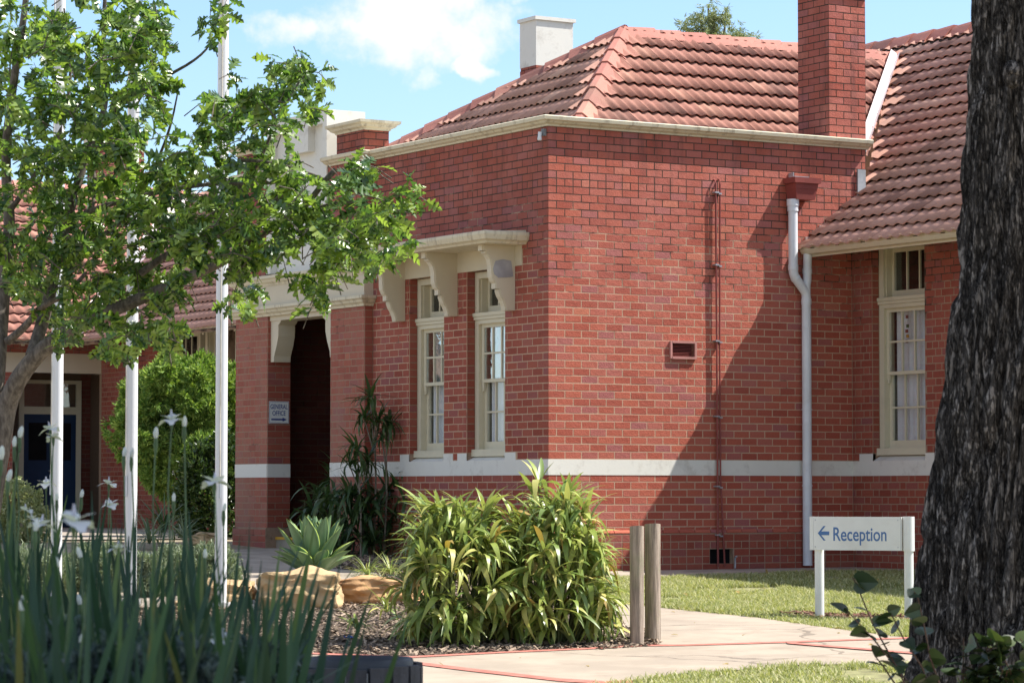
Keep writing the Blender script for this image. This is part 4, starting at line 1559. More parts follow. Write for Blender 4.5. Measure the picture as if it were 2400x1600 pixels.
def reception_sign():
    pl, prt = at(1921, 1437, 27.6), at(2131, 1464, 27.25)
    u = Vector((prt.x - pl.x, prt.y - pl.y, 0))
    L = u.length
    u.normalize()
    w = Vector((u.y, -u.x, 0))
    if w.dot(Vector((HD[0], HD[1], 0))) > 0: w = -w
    t = thing('direction_sign', (pl.x, pl.y, pl.z), 'white Reception sign with a blue arrow on two white posts in the lawn', 'sign')
    zt = at(1921, 1210, 27.6).z
    zb = at(1921, 1288, 27.6).z
    O = Vector((pl.x, pl.y, 0))
    MB().obox(O, u, w, -.0385, L - .052, .02, .052, zb, zt).build('sign_board', SIGNW, t)
    MB().obox(O, u, w, -.076, -.0405, .0, .051, zb, zt).build('end_cap', SIGNW, t)
    for k, (x, z0) in enumerate(((0, pl.z), (L, prt.z))):
        q = O + u * x
        MB().tube([(q.x, q.y, min(z0, ground(q.x, q.y)) - .15), (q.x, q.y, zb)], .043, 16).build('post', SIGNW, t, smooth=.9)
        if k:
            MB().tube([(q.x, q.y, zb - .004), (q.x, q.y, zt + .003)], .054, 18).build('post_sleeve', SIGNW, t, smooth=.9)
        else:
            MB().tube([(q.x, q.y, zb), (q.x, q.y, zt - .01)], .0195, 12).build('post_core', SIGNW, t, smooth=.9)
    MB().obox(O, u, w, L - .062, L - .0585, .0525, .053, zb + .001, zt - .001).build('panel_joint', STEELM, t)
    for a, c in ((-.02, zt - .03), (-.02, zb + .03), (L - .085, zt - .03), (L - .085, zb + .03)):
        MB().tube([O + u * a + w * .05 + Vector((0, 0, c)), O + u * a + w * .0545 + Vector((0, 0, c))], .006, 10).build('screw', STEELM, t)
    mpp = 27.5 / F
    zc = (at(1950, 1250, 27.5).z)
    M = frame_matrix(O + w * .0525, u, w)
    x0 = (1960 - 1921) * mpp
    cap = 31 * mpp
    set_text('lettering', 'Reception', M @ Matrix.Translation((x0, at(1960, 1266, 27.5).z, 0)), cap / .69, SIGNB, t, bold=.002, width=129 * mpp)
    ax0, ax1 = (1922 - 1921) * mpp, (1950 - 1921) * mpp
    h = 17 * mpp
    b = 4.4 * mpp
    arrow = [(ax0, 0), (ax0 + h * .83, h), (ax0 + h * 1.12, h), (ax0 + h * .45 + b * .2, b), (ax1, b), (ax1, -b), (ax0 + h * .45 + b * .2, -b), (ax0 + h * 1.12, -h), (ax0 + h * .83, -h)]
    flat_poly('arrow', [(a, c + at(1936, 1249, 27.5).z) for a, c in arrow], M, SIGNB, t)


reception_sign()


def office_sign():
    x0, x1, z0, z1 = -.102, .192, 1.812, 2.105
    y = 6.779
    t = thing('office_sign', (x0, y, z0), 'small white General Office sign with navy arrow on the porch pier', 'sign')
    MB().box((x0, y - .004, z0), (x1, y, z1)).build('sign_panel', SIGNW, t)
    e = MB()
    for a, b, c, d_ in ((x0 + .006, x1 - .006, z1 - .011, z1 - .007), (x0 + .006, x1 - .006, z0 + .007, z0 + .011), (x0 + .006, x0 + .01, z0 + .0115, z1 - .0115), (x1 - .01, x1 - .006, z0 + .0115, z1 - .0115)):
        e.box((a, y - .0055, c), (b, y - .0042, d_))
    e.build('border', SIGND, t)
    M = frame_matrix((x0, y - .0045, 0), UX, NY)
    w = x1 - x0
    set_text('lettering', 'GENERAL', M @ Matrix.Translation((w * .07, z0 + .192, 0)), .088, SIGND, t, bold=.0012, width=w * .86)
    set_text('lettering', 'OFFICE', M @ Matrix.Translation((w * .17, z0 + .106, 0)), .088, SIGND, t, bold=.0012, width=w * .66)
    zz = z0 + .053
    flat_poly('arrow', [(w * .11, zz - .011), (w * .68, zz - .011), (w * .68, zz - .027), (w * .89, zz), (w * .68, zz + .027), (w * .68, zz + .011), (w * .11, zz + .011)], M, SIGND, t)


office_sign()
sn = thing('security_sensor', (-.03, .05, 4.9), 'tiny white security sensor under the coping at the wall corner', 'sensor')
MB().box((-.04, .03, 4.94), (-.002, .09, 5.02)).build('bracket', plain('grey plastic', (.2, .21, .22), .6, bstr=0), sn)
MB().tube([(-.075, .06, 4.885), (-.075, .06, 4.90), (-.075, .06, 4.935), (-.07, .06, 4.98)], [.02, .026, .02, .022], 12).build('sensor_head', PIPEW, sn, smooth=.9)


def bollard(px0, py0, ptop, width, label, depth):
    p = at(px0, py0, depth)
    h = at(px0, ptop, depth).z - p.z
    r = width / 2 * depth / F
    t = thing('bollard', (p.x, p.y, p.z), label, 'bollard', 'timber bollards at the path edge')
    n, rows = 28, 16
    mb = MB()
    rr = random.Random(px0)
    flat = rr.uniform(0, 6)
    for k in range(rows + 1):
        z = -.2 + (h + .2) * k / rows
        for i in range(n):
            a = 2 * math.pi * i / n
            q = r * (1 + .05 * noise.noise((math.cos(a) * 1.3 + px0, math.sin(a) * 1.3, z * .8)) + .02 * noise.noise((math.cos(a) * 9, math.sin(a) * 9 + px0, z * .7)))
            if abs(((a - flat + math.pi) % (2 * math.pi)) - math.pi) < .12: q *= .93
            zz = z + (r * .12 * math.cos(a + 2) if k == rows else 0)
            mb.v.append((math.cos(a) * q + p.x, math.sin(a) * q + p.y, zz + p.z))
    for k in range(rows):
        for i in range(n):
            j = (i + 1) % n
            mb.f.append((k * n + i, k * n + j, k * n + n + j, k * n + n + i))
    mb.f.append(tuple(rows * n + i for i in range(n)))
    mb.build('post', TIMBER, t, smooth=.8)


bollard(1493, 1511, 1233, 33, 'weathered timber bollard next to the big green shrub, shorter of the pair', 24.5)
bollard(1530, 1497, 1228, 37, 'weathered timber bollard beside the path, taller of the pair', 25.0)


def flagpole(px, label, w, depth, d1):
    b = on_ground(px, 1152 + .00001)
    p = at(px, 1200, depth)
    z0 = ground(p.x, p.y)
    t = thing('flagpole', (p.x, p.y, z0), label, 'flagpole', 'white flagpoles before the entrance')
    r = w / 2 * depth / F
    MB().tube([(p.x, p.y, z0 - .1), (p.x, p.y, z0 + 3), (p.x, p.y, z0 + 9.5)], [r * 1.02, r, r * .78], 24).build('pole', POLEW, t, smooth=.9)
    MB().tube([(p.x, p.y, z0 - .02), (p.x, p.y, z0 + .06)], r * 1.7, 24).build('base_collar', POLEW, t, smooth=.9)
    u = Vector((RT[0], RT[1], 0))
    f = Vector((HD[0], HD[1], 0))
    q = p + (-u * (r * d1) - f * (r * 1.05))
    rope = MB().tube([(q.x, q.y, z0 + 1.15), (q.x + .004, q.y, z0 + 4), (q.x + .002, q.y, z0 + 9.2)], .006, 6)
    rope.build('halyard', plain('halyard cord', (.62, .58, .5), .8, bstr=0), t, smooth=1)
    c = MB().tube([q + Vector((0, 0, 1.05 + z0 - q.z)), q + Vector((0, 0, 1.25 + z0 - q.z))], .012, 8)
    c.build('cleat', STEELM, t, smooth=1)
    MB().tube([(p.x, p.y, z0 + 9.5), (p.x, p.y, z0 + 9.58)], [r * .9, r * .5], 16).build('finial', POLEW, t, smooth=1)


flagpole(133, 'white flagpole standing before the blue door', 26, 29.4, .95)
flagpole(307, 'white flagpole between the blue door and the clipped green shrub', 28.5, 29.0, .8)
flagpole(518, 'white flagpole nearest the porch, in front of the juniper', 28, 28.6, .1)


def litter_bin():
    d = 13.7
    c = at(838, 1547, d)
    u = Vector((RT[0], RT[1], 0))
    f = Vector((HD[0], HD[1], 0))
    zr = c.z
    c = c + f * .02
    z0 = ground(c.x, c.y)
    t = thing('litter_bin', (c.x, c.y, z0), 'round black litter bin clad in dark timber slats', 'bin')
    r1 = 129 * d / F
    mb = MB()
    n = 40
    for (r, z) in ((r1 * .86, z0 + .06), (r1 * .97, zr - .05), (r1, zr - .045), (r1 * 1.01, zr), (r1 * .985, zr + .012), (r1 * .955, zr), (r1 * .93, zr - .06), (r1 * .80, z0 + .1)):
        for i in range(n):
            a = 2 * math.pi * i / n
            mb.v.append((c.x + math.cos(a) * r, c.y + math.sin(a) * r, z))
    for k in range(7):
        for i in range(n):
            j = (i + 1) % n
            mb.f.append((k * n + i, k * n + j, k * n + n + j, k * n + n + i))
    mb.f.append(tuple(7 * n + i for i in range(n)))
    mb.build('liner', BINB, t, smooth=.7)
    r2 = 151 * d / F
    m = 17
    for i in range(m):
        a = 2 * math.pi * (i + .35) / m
        rad = Vector((math.cos(a), math.sin(a), 0))
        tan = Vector((-math.sin(a), math.cos(a), 0))
        MB().obox((c.x, c.y, 0), tan, rad, -.046, .046, r2 - .03, r2, z0 + .03, zr - .022 + R.uniform(-.01, .01)).build('slat', BINW, t)
    for z in (z0 + .2, zr - .09):
        ring = MB()
        k = 32
        for (r, zz) in ((r2 - .031, z), (r2 - .031, z + .045), (r2 - .037, z + .045), (r2 - .037, z)):
            for i in range(k):
                a = 2 * math.pi * i / k
                ring.v.append((c.x + math.cos(a) * r, c.y + math.sin(a) * r, zz))
        for q in range(4):
            for i in range(k):
                j = (i + 1) % k
                ring.f.append((q * k + i, q * k + j, (q + 1) % 4 * k + j, (q + 1) % 4 * k + i))
        ring.build('hoop', STEELM, t)


litter_bin()


# ------------------------------------------------------------------ rocks
def rock(px0, px1, ptop, pbase, depth_m, label, mat, seed, flat=.35, group='sandstone rocks edging the garden bed'):
    p = on_ground((px0 + px1) / 2, pbase)
    d = ahead(p.x, p.y)
    w = (px1 - px0) * d / F
    h = (pbase - ptop) * d / F * .97
    c = p + Vector((HD[0], HD[1], 0)) * depth_m * .5
    bm = bmesh.new()
    bmesh.ops.create_cube(bm, size=1)
    bmesh.ops.subdivide_edges(bm, edges=bm.edges[:], cuts=25, use_grid_fill=True)
    u = Vector((RT[0], RT[1], 0))
    f = Vector((HD[0], HD[1], 0))
    for v in bm.verts:
        q = v.co.copy()
        s = q.normalized() * .62
        q = q.lerp(s, .33)
        n1 = noise.noise(q * 2.1 + Vector((seed, 0, 0)))
        n2 = noise.noise(Vector((q.x * 5, q.y * 5, q.z * 6.5)) + Vector((0, seed, 0)))
        n3 = noise.noise(q * 16 + Vector((0, 0, seed)))
        lay = .011 * math.sin(q.z * 21 + 9 * n1 + 3 * q.x)
        q *= 1 + .20 * n1 + .09 * n2 + .035 * n3
        q.x += lay * .4
        q.y += lay
        tz = .5 + q.z * (1 + .35 * noise.noise(Vector((q.x * 2.2, q.y * 2.2, seed))))
        v.co = c + u * (q.x * w * .98) + f * (q.y * depth_m) + Vector((0, 0, (tz - .06) * h * 1.02))
    me = bpy.data.meshes.new('rock')
    bm.to_mesh(me)
    bm.free()
    me.materials.append(mat)
    me.shade_smooth()
    me.set_sharp_from_angle(angle=.75)
    o = bpy.data.objects.new('rock', me)
    link(o)
    tag(o, label, 'rock', group)


rock(604, 792, 1336, 1432, .75, 'large golden sandstone boulder below the agave, biggest of the bed', ROCK, 3.1, .3)
rock(786, 985, 1355, 1416, .5, 'flat layered orange sandstone slab running into the big green shrub', ROCKD, 8.7, .2)
rock(462, 592, 1362, 1424, .5, 'low golden sandstone rock just left of the largest boulder', ROCK, 12.3, .3)
rock(395, 470, 1408, 1440, .4, 'small golden rock half hidden behind iris leaves', ROCK, 17.9, .3)
rock(440, 505, 1250, 1278, .5, 'pale sandstone rock across the entrance path beside a flagpole', ROCK, 22.4, .3, 'sandstone rocks beyond the entrance path')
rock(285, 350, 1345, 1372, .4, 'small pale rock between two flagpoles on the far path edge', ROCK, 27.2, .3, 'sandstone rocks beyond the entrance path')


# ------------------------------------------------------------------ leaves
def strap(L, W, droop=.3, n=6, fold=.25, tip=.08, belly=.45, taper=.5, curl=0.0):
    """a strap leaf growing along +Y from the origin, drooping toward -Z"""
    v, f = [], []
    for i in range(n + 1):
        t = i / n
        a = droop * t * 1.0
        y = L * (t * math.cos(a * .8))
        z = -L * droop * t * t * .55
        w = W / 2 * (1 - (1 - taper) * (1 - min(t / belly, 1))) * (1 if t < belly else max(tip, 1 - ((t - belly) / (1 - belly)) ** 1.7))
        if i == n: w = W * .03
        x = curl * L * t * t
        v += [(x - w, y, z + fold * w), (x, y, z), (x + w, y, z + fold * w)]
    for i in range(n):
        b = i * 3
        f += [(b, b + 1, b + 4, b + 3), (b + 1, b + 2, b + 5, b + 4)]
    return np.array(v), f


def orient(pos, az, elev, roll=0.0, s=1.0):
    """+Y of the leaf toward azimuth az / elevation elev"""
    return Matrix.Translation(pos) @ Matrix.Rotation(az, 4, 'Z') @ Matrix.Rotation(elev, 4, 'X') @ Matrix.Rotation(roll, 4, 'Y') @ Matrix.Scale(s, 4)


def size_sort(items):
    items.sort(key=lambda t: (t[1].translation - Vector(CAM)).length)
    return items


U3, F3 = Vector((RT[0], RT[1], 0)), Vector((HD[0], HD[1], 0))


def big_clump(pxc, half, ptop, pbase, label, seed, ntuft, deep):
    rr = random.Random(seed)
    p = on_ground(pxc, pbase)
    d = ahead(p.x, p.y)
    w = half * d / F
    h = (pbase - ptop) * d / F * .9
    c = p + F3 * deep
    c.z = ground(c.x, c.y)
    t = thing('leafy_shrub', tuple(c), label, 'shrub', 'broad yellow green leafy shrubs by the path')
    var = [strap(.34, .05, 1.1, 7, .2), strap(.30, .053, 1.6, 7, .18), strap(.36, .047, .6, 6, .25), strap(.29, .056, 2.0, 7, .14, curl=.1), strap(.33, .046, .9, 6, .28, curl=-.12), strap(.22, .042, .3, 5, .4)]
    items, stems, dry = [], MB(), []
    for i in range(ntuft):
        a = rr.uniform(0, 2 * math.pi)
        q = math.sqrt(rr.random())
        phi = rr.uniform(.0, 1.0)
        # over a dome, denser at its skin
        k = rr.uniform(.62, 1.0)
        ct = rr.uniform(0, .98)
        st = math.sqrt(1 - ct * ct)
        lump = 1 + .16 * noise.noise(Vector((math.cos(a) * st * 2 + seed, math.sin(a) * st * 2, ct * 2)))
        off = U3 * (math.cos(a) * st * w * .84 * k * lump) + F3 * (math.sin(a) * st * deep * .85 * k * lump)
        z = (ct ** .85) * (h - .12) * k * lump + .06
        pos = c + off + Vector((0, 0, z))
        base = c + off * .45
        base.z = ground(base.x, base.y)
        if i % 2 == 0:
            stems.tube([base, base.lerp(pos, .5) + Vector((rr.uniform(-.03, .03), rr.uniform(-.03, .03), .03)), pos], [.011, .009, .006], 5)
        out = math.atan2(-off.x, off.y) if off.length > .05 else a
        nl = rr.randint(8, 12)
        for j in range(nl):
            az = out + rr.gauss(0, 1.15)
            el = rr.uniform(.1, 1.35) if ct > .35 else rr.uniform(-.4, 1.1)
            vi = rr.choice((0, 0, 1, 1, 2, 3, 4))
            if el > 1.0: vi = rr.choice((2, 5, 2, 4))
            m = orient(pos + Vector((rr.uniform(-.012, .012), rr.uniform(-.012, .012), j * .008 - .03)), az, el, rr.uniform(-.5, .5), rr.uniform(.7, 1.12))
            (dry if rr.random() < .05 else items).append((vi, m))
    stems.build('stem', plain('green stem', (.13, .15, .06), .7, bstr=0), t, smooth=1, kind='stuff')
    size_sort(items)
    scatter_parts('leaf', items, var, SHRUBL, t, 300, 'leaf')
    scatter_parts('withered_leaf', dry, var, DRYL, t, 60, 'withered_leaf')


big_clump(1068, 168, 1112, 1524, 'tall yellow green strap leaved shrub, mound nearer the sandstone slab', 5, 135, .66)
big_clump(1300, 160, 1078, 1520, 'tall yellow green strap leaved shrub, higher mound beside the bollards', 9, 145, .68)


def rosette(name, px, py, label, cat, L, W, n, mat, seed, elev=(.3, 1.3), depth=None, var=None, group=None, partname='leaf', raise_=0.0, limit=120):
    rr = random.Random(seed)
    p = on_ground(px, py) if depth is None else at(px, py, depth)
    t = thing(name, tuple(p), label, cat, group)
    var = var or [strap(L, W, .7, 6, .25), strap(L * .85, W, 1.2, 6, .2), strap(L * 1.1, W * .9, .4, 6, .3), strap(L * .9, W, 1.7, 6, .2, curl=.15)]
    items = []
    for i in range(n):
        items.append((rr.randrange(len(var)), orient(p + Vector((rr.uniform(-.02, .02), rr.uniform(-.02, .02), raise_ + rr.uniform(0, .05))), i * 2.4 + rr.uniform(-.3, .3), rr.uniform(*elev), rr.uniform(-.3, .3), rr.uniform(.75, 1.1))))
    size_sort(items)
    scatter_parts(partname, items, var, mat, t, limit)
    return t


rosette('young_shrub', 838, 1500, 'small strap leaved seedling alone in the bark mulch, nearest the path', 'plant', .26, .034, 17, SHRUBL, 3, raise_=.08, group='strap leaved seedlings in the mulch')
rosette('young_shrub', 905, 1462, 'strap leaved seedling tucked against the big shrub below the slab', 'plant', .30, .032, 20, SHRUBL, 4, raise_=.10, group='strap leaved seedlings in the mulch')
for i, (px, py, s, lb) in enumerate(((862, 1352, 1.0, 'arching grassy tuft behind the layered slab, nearer the agave'), (915, 1350, .9, 'arching grassy tuft behind the layered slab, under the big shrub'))):
    rosette('grassy_tuft', px, py, lb, 'plant', .34 * s, .012, 60, SHRUBL, 30 + i, (.3, 1.3), group='grassy tufts behind the slab', partname='blade')


def agave():
    p = on_ground(737, 1352)
    d = ahead(p.x, p.y)
    t = thing('agave', tuple(p), 'blue green agave rosette with yellow edged pointed leaves above the boulder', 'agave')
    S = 84 * d / F / .46 * 1.36
    n = 9

    def leaf(L, W, bend, seed):
        v, f, e = [], [], []
        for i in range(n + 1):
            s = i / n
            w = W * (.50 + .5 * math.sin(min(s / .55, 1) * math.pi / 2)) if s < .55 else W * math.cos((s - .55) / .45 * math.pi / 2) ** .8
            if i == n: w = W * .01
            y = L * s
            z = bend * L * s * s
            th = .022 * (1 - s) + .003
            for k, (a, q, ed) in enumerate(((-1, .32, 1), (-.86, .2, .72), (-.4, .03, .2), (0, -.02, 0), (.4, .03, .2), (.86, .2, .72), (1, .32, 1))):
                v.append((a * w / 2, y, z + q * w * .75))
                e.append(ed if s < .93 else 1.0)
            v.append((.35 * w / 2, y, z - th)); e.append(0)
            v.append((-.35 * w / 2, y, z - th)); e.append(0)
        for i in range(n):
            for k in range(9):
                k2 = (k + 1) % 9
                f.append((i * 9 + k, i * 9 + k2, i * 9 + 9 + k2, i * 9 + 9 + k))
        return v, f, e
    mes = []
    for k, (L, W, b) in enumerate(((.46, .15, .18), (.50, .145, .05), (.44, .155, -.12), (.40, .14, .3))):
        v, f, e = leaf(L, W, b, k)
        me = bpy.data.meshes.new('leaf')
        me.from_pydata(v, [], f)
        at_ = me.attributes.new('edge', 'FLOAT', 'POINT')
        at_.data.foreach_set('value', e)
        me.materials.append(AGAVE)
        me.shade_smooth()
        mes.append(me)
    rr = random.Random(2)
    for i in range(40):
        q = i / 39
        el = 1.5 - .98 * q + rr.uniform(-.06, .06)
        az = i * 2.39996 + rr.uniform(-.1, .1)
        k = 0 if q < .25 else (1 if q < .65 else 2)
        s = S * (1.0 + .06 * min(q * 2, 1) - .36 * max(0, q - .5)) * rr.uniform(.92, 1.06)
        out = Vector((-math.sin(az), math.cos(az), 0)) * (.02 + .04 * q) * S
        place('leaf', mes[k], t, orient(p + out + Vector((0, 0, .10 * S - .07 * q * S)), az, el, 0, s))


agave()


def dracaena():
    # slender canes by the shaded wall, and the dark undergrowth below them
    var = [strap(.36, .046, .9, 6, .2), strap(.40, .044, .4, 6, .25), strap(.32, .046, 1.5, 6, .2), strap(.36, .044, 1.9, 6, .15)]
    rr = random.Random(21)
    canes = [((876, 1255, 878, 968), [(868, 935, 1.0), (886, 990, .9), (855, 985, .8)], 'tall thin cane plant by the porch pier with three dark leaf tufts', 36.6),
             ((900, 1258, 905, 1010), [(912, 1000, .95), (896, 1030, .7)], 'tall thin cane plant between the porch and the first window', 36.6),
             ((846, 1260, 838, 1080), [(838, 1062, 1.1), (820, 1092, .9), (862, 1085, .8)], 'leaning cane plant with a broad dark tuft before the porch pier', 36.4),
             ((948, 1262, 948, 1118), [(948, 1112, .42)], 'single bare cane with a small wilted tuft below the window', 36.6)]
    for (x0, y0, x1, y1), tufts, lb, dep in canes:
        b = at(x0, y0, dep)
        b.z = ground(b.x, b.y)
        t = thing('cane_plant', tuple(b), lb, 'plant', 'cane plants by the shaded wall')
        top = at(x1, y1, dep)
        mb = MB().tube([b, b.lerp(top, .5) + U3 * .02, top], [.014, .012, .009], 7)
        items = []
        for (tx, ty, s) in tufts:
            c = at(tx, ty, dep)
            mb.tube([b.lerp(top, .72), c], [.010, .008], 6)
            for i in range(26):
                items.append((rr.randrange(4), orient(c + Vector((0, 0, rr.uniform(-.03, .05))), rr.uniform(0, 6.28), rr.uniform(-.35, 1.45), rr.uniform(-.3, .3), s * rr.uniform(.75, 1.1))))
        mb.build('cane', plain('grey cane', (.2, .17, .13), .8, .2, 20, bstr=.2), t, smooth=1)
        scatter_parts('leaf', items, var, DARKL, t, 300)
    spots = [(768, 1294, .95), (792, 1284, 1.1), (805, 1304, .9), (838, 1290, 1.15), (852, 1306, .95), (886, 1296, 1.1), (915, 1304, 1.0), (950, 1300, .95), (985, 1308, .9)]
    names = ['by the porch opening', 'against the porch pier', 'just right of the agave', 'under the leaning cane', 'in the middle of the dark clump', 'under the tall canes', 'below the first window', 'beneath the wilted cane', 'behind the big yellow green shrub']
    for k, ((px, py, s), nm) in enumerate(zip(spots, names)):
        p = on_ground(px, py)
        t = thing('dark_strap_plant', tuple(p), 'dark green strap leaved plant ' + nm, 'plant', 'dark strap leaved plants along the shaded wall')
        items = []
        for j in range(13):
            c = p + U3 * rr.uniform(-.2, .2) + F3 * rr.uniform(-.15, .15) + Vector((0, 0, rr.uniform(.05, .85) * s))
            for i in range(12):
                items.append((rr.randrange(4), orient(c, rr.uniform(0, 6.28), rr.uniform(.0, 1.4), rr.uniform(-.4, .4), s * rr.uniform(.9, 1.45))))
        scatter_parts('leaf', items, var, DARKL, t, 34)
        MB().tube([p - Vector((0, 0, .05)), p + Vector((.01, .02, .6 * s))], [.02, .01], 6).build('stem', plain('dark stem', (.08, .07, .05), .8, bstr=0), t, smooth=1)


dracaena()


# ------------------------------------------------------------------ bushes from leaf clusters
def small_leaf(L, W, fold=.2):
    return np.array([(0, 0, 0), (-W / 2, L * .4, fold * W), (-W * .32, L * .8, fold * W * .6), (0, L, 0), (W * .32, L * .8, fold * W * .6), (W / 2, L * .4, fold * W), (0, L * .5, -.02 * L)]), [(0, 6, 2, 1), (6, 3, 2), (0, 5, 4, 6), (6, 4, 3)]


def tuft(leaf, n, spread, seed, size=1.0):
    rr = random.Random(seed)
    V, Fc = [], []
    for i in range(n):
        M = orient(Vector((rr.uniform(-.02, .02), rr.uniform(0, .06), rr.uniform(-.02, .02))) * size, rr.gauss(0, spread), rr.gauss(0, spread), rr.uniform(-2, 2), rr.uniform(.7, 1.15))
        A = np.array(M)
        b = len(V)
        V += [tuple(p) for p in np.asarray(leaf[0]) @ A[:3, :3].T + A[:3, 3]]
        Fc += [tuple(i2 + b for i2 in q) for q in leaf[1]]
    return np.array(V), Fc


def bush(name, loc, label, cat, blobs, var, n, mat, seed, group=None, shell=.55, up=.35, trunk=None, trunkmat=None, smin=.75):
    """blobs: (centre, radii along right, ahead, up, weight)"""
    rr = random.Random(seed)
    t = thing(name, tuple(loc), label, cat, group)
    items = []
    tot = sum(b[2] for b in blobs)
    for c, rad, wt in blobs:
        for i in range(int(n * wt / tot)):
            v = Vector((rr.gauss(0, 1), rr.gauss(0, 1), rr.gauss(0, 1))).normalized()
            k = shell + (1 - shell) * rr.random() ** .6
            k *= 1 + .18 * noise.noise(v * 2.3 + Vector((seed, 0, 0)))
            pos = c + U3 * (v.x * rad[0] * k) + F3 * (v.y * rad[1] * k) + Vector((0, 0, v.z * rad[2] * k))
            if pos.z < ground(pos.x, pos.y) + .01: continue
            d = (U3 * v.x + F3 * v.y + Vector((0, 0, v.z + up))).normalized()
            az = math.atan2(-d.x, d.y) + rr.gauss(0, .4)
            el = math.asin(max(-1, min(1, d.z))) + rr.gauss(0, .35)
            items.append((rr.randrange(len(var)), orient(pos, az, el, rr.uniform(-3, 3), rr.uniform(smin, 1.2))))
    merged('foliage', items, var, mat, t)
    if trunk:
        mb = MB()
        for path, rads in trunk:
            mb.tube(path, rads, 7)
        mb.build('stem', trunkmat or OAKB, t, smooth=1)
    return t


# clipped juniper in the courtyard
jd = 44.0
jv = [tuft(small_leaf(.10, .022), 16, .55, k) for k in range(5)]
J = lambda px, py, rx, rz, ry=None, w=None: (at(px, py, jd + R.uniform(-.1, .3)), (rx * jd / F, (ry or rx) * jd / F, rz * jd / F), w or rx * rz)
jb = [J(420, 1010, 130, 150, 110), J(360, 1000, 70, 90), J(390, 885, 48, 45), J(470, 905, 85, 60), J(540, 930, 60, 70), J(300, 1010, 45, 60), J(440, 960, 100, 90), J(530, 1050, 60, 130), J(400, 860, 30, 24), J(470, 862, 28, 24), J(330, 940, 45, 50)]
p = at(430, 1260, jd)
p.z = ground(p.x, p.y)
for _k in range(60):
    _a = R.uniform(0, 6.28)
    _q = .75 + .3 * R.random()
    jb.append(J(425 + math.cos(_a) * 125 * _q * R.uniform(.3, 1), 1000 + math.sin(_a) * 150 * _q * R.uniform(.3, 1), R.uniform(14, 26), R.uniform(14, 24)))
    jb[-1] = (jb[-1][0] - F3 * R.uniform(.2, .75), jb[-1][1], jb[-1][2] * 3.0)
bush('juniper_shrub', p, 'big rounded bright green juniper shrub before the rear windows', 'shrub', jb, jv, 6500, JUNI, 3, trunk=[([p, p + Vector((.05, 0, 1.5))], [.09, .05])], shell=.7)
gd = 42.5
gv = [tuft(small_leaf(.075, .034), 9, .7, k + 9) for k in range(4)]
G = lambda px, py, rx, rz, w=None: (at(px, py, gd), (rx * gd / F, rx * gd / F, rz * gd / F), w or rx * rz)
p = at(480, 1255, gd); p.z = ground(p.x, p.y)
bush('glossy_shrub', p, 'glossy dark leaved shrub at the foot of the juniper', 'shrub', [G(480, 1150, 60, 105), G(525, 1100, 40, 90), G(450, 1190, 40, 70), G(540, 1190, 30, 90)], gv, 1500, GLOSS, 5, shell=.6)
vd = 40.0
vv = [tuft(small_leaf(.045, .022), 12, .9, k + 19) for k in range(4)]
Vb = lambda px, py, rx, rz: (at(px, py, vd), (rx * vd / F, rx * vd / F, rz * vd / F), rx * rz)
p = at(30, 1290, vd); p.z = ground(p.x, p.y)
bush('variegated_shrub', p, 'pale variegated rounded shrub beside the blue door flagpole', 'shrub', [Vb(20, 1210, 85, 85), Vb(70, 1230, 42, 60), Vb(-50, 1220, 70, 90)], vv, 1900, VARI, 6, shell=.7)
# silvery shrubs along the path edge
sd = 30.0
sv = [tuft(small_leaf(.038, .011), 16, .45, k + 29) for k in range(4)]
for k, (px, pt, pb, hw, lb) in enumerate(((500, 1275, 1392, 62, 'silver green needle leaved shrub around the foot of the porch flagpole'), (410, 1285, 1395, 55, 'silver green needle leaved shrub between the middle and porch flagpoles'), (345, 1300, 1400, 45, 'silver green low shrub beside the middle flagpole base'), (225, 1275, 1390, 70, 'silver green wide shrub between the door and middle flagpoles'), (90, 1285, 1395, 80, 'silver green wide shrub around the door flagpole'), (-30, 1290, 1395, 70, 'silver green shrub at the left margin under the oak'))):
    p = on_ground(px, pb)
    d = ahead(p.x, p.y)
    h = (pb - pt) * d / F
    w = hw * d / F
    bush('silver_shrub', p, lb, 'shrub', [(p + Vector((0, 0, h * .35)), (w, w * .8, h * .6), 1), (p + U3 * w * .4 + Vector((0, 0, h * .3)), (w * .6, w * .6, h * .6), .6), (p - U3 * w * .4 + Vector((0, 0, h * .4)), (w * .5, w * .6, h * .55), .6)], sv, 1300, GREYL, 40 + k, 'silver shrubs along the path', up=1.2, shell=.35)
for k, (px, py, lb) in enumerate(((385, 1248, 'dark spiky strap plant in front of the juniper'), (350, 1275, 'grey green grassy plant beside the middle flagpole'), (430, 1268, 'grey green grassy plant beside the far pale rock'))):
    p = at(px, py, 39.5 - k)
    rosette('spiky_plant', px, py, lb, 'plant', .62 - .1 * k, .03 - .007 * k, 46, DARKL if k == 0 else GREYL, 60 + k, (.35, 1.4), depth=39.5 - k, group='spiky plants beyond the path', limit=60)

# ------------------------------------------------------------------ oak at the left
def oak_leaf(L, seed, fold=.25, droop=.2):
    rr = random.Random(seed)
    half = [(0, .06), (.10, .10), (.06, .19), (.24, .27), (.20, .33), (.10, .38), (.34, .50), (.36, .57), (.13, .56), (.30, .72), (.27, .79), (.10, .75), (.13, .88), (0, 1.0)]
    v, f = [], []
    nl = len(half)
    spine = []
    for i, (x, y) in enumerate(half):
        spine.append((0, y * L, -droop * L * y * y))
    for s in (-1, 1):
        b = len(v)
        for (x, y) in half:
            xx = x * L * .92 * (1 + rr.uniform(-.12, .12))
            v.append((s * xx, (y + rr.uniform(-.01, .01)) * L, -droop * L * y * y + fold * xx))
        b2 = len(v)
        for q in spine: v.append(q)
        for i in range(nl - 1):
            q = (b + i, b + i + 1, b2 + i + 1, b2 + i)
            f.append(q if s < 0 else q[::-1])
    return np.array(v), f


OD = 21.0


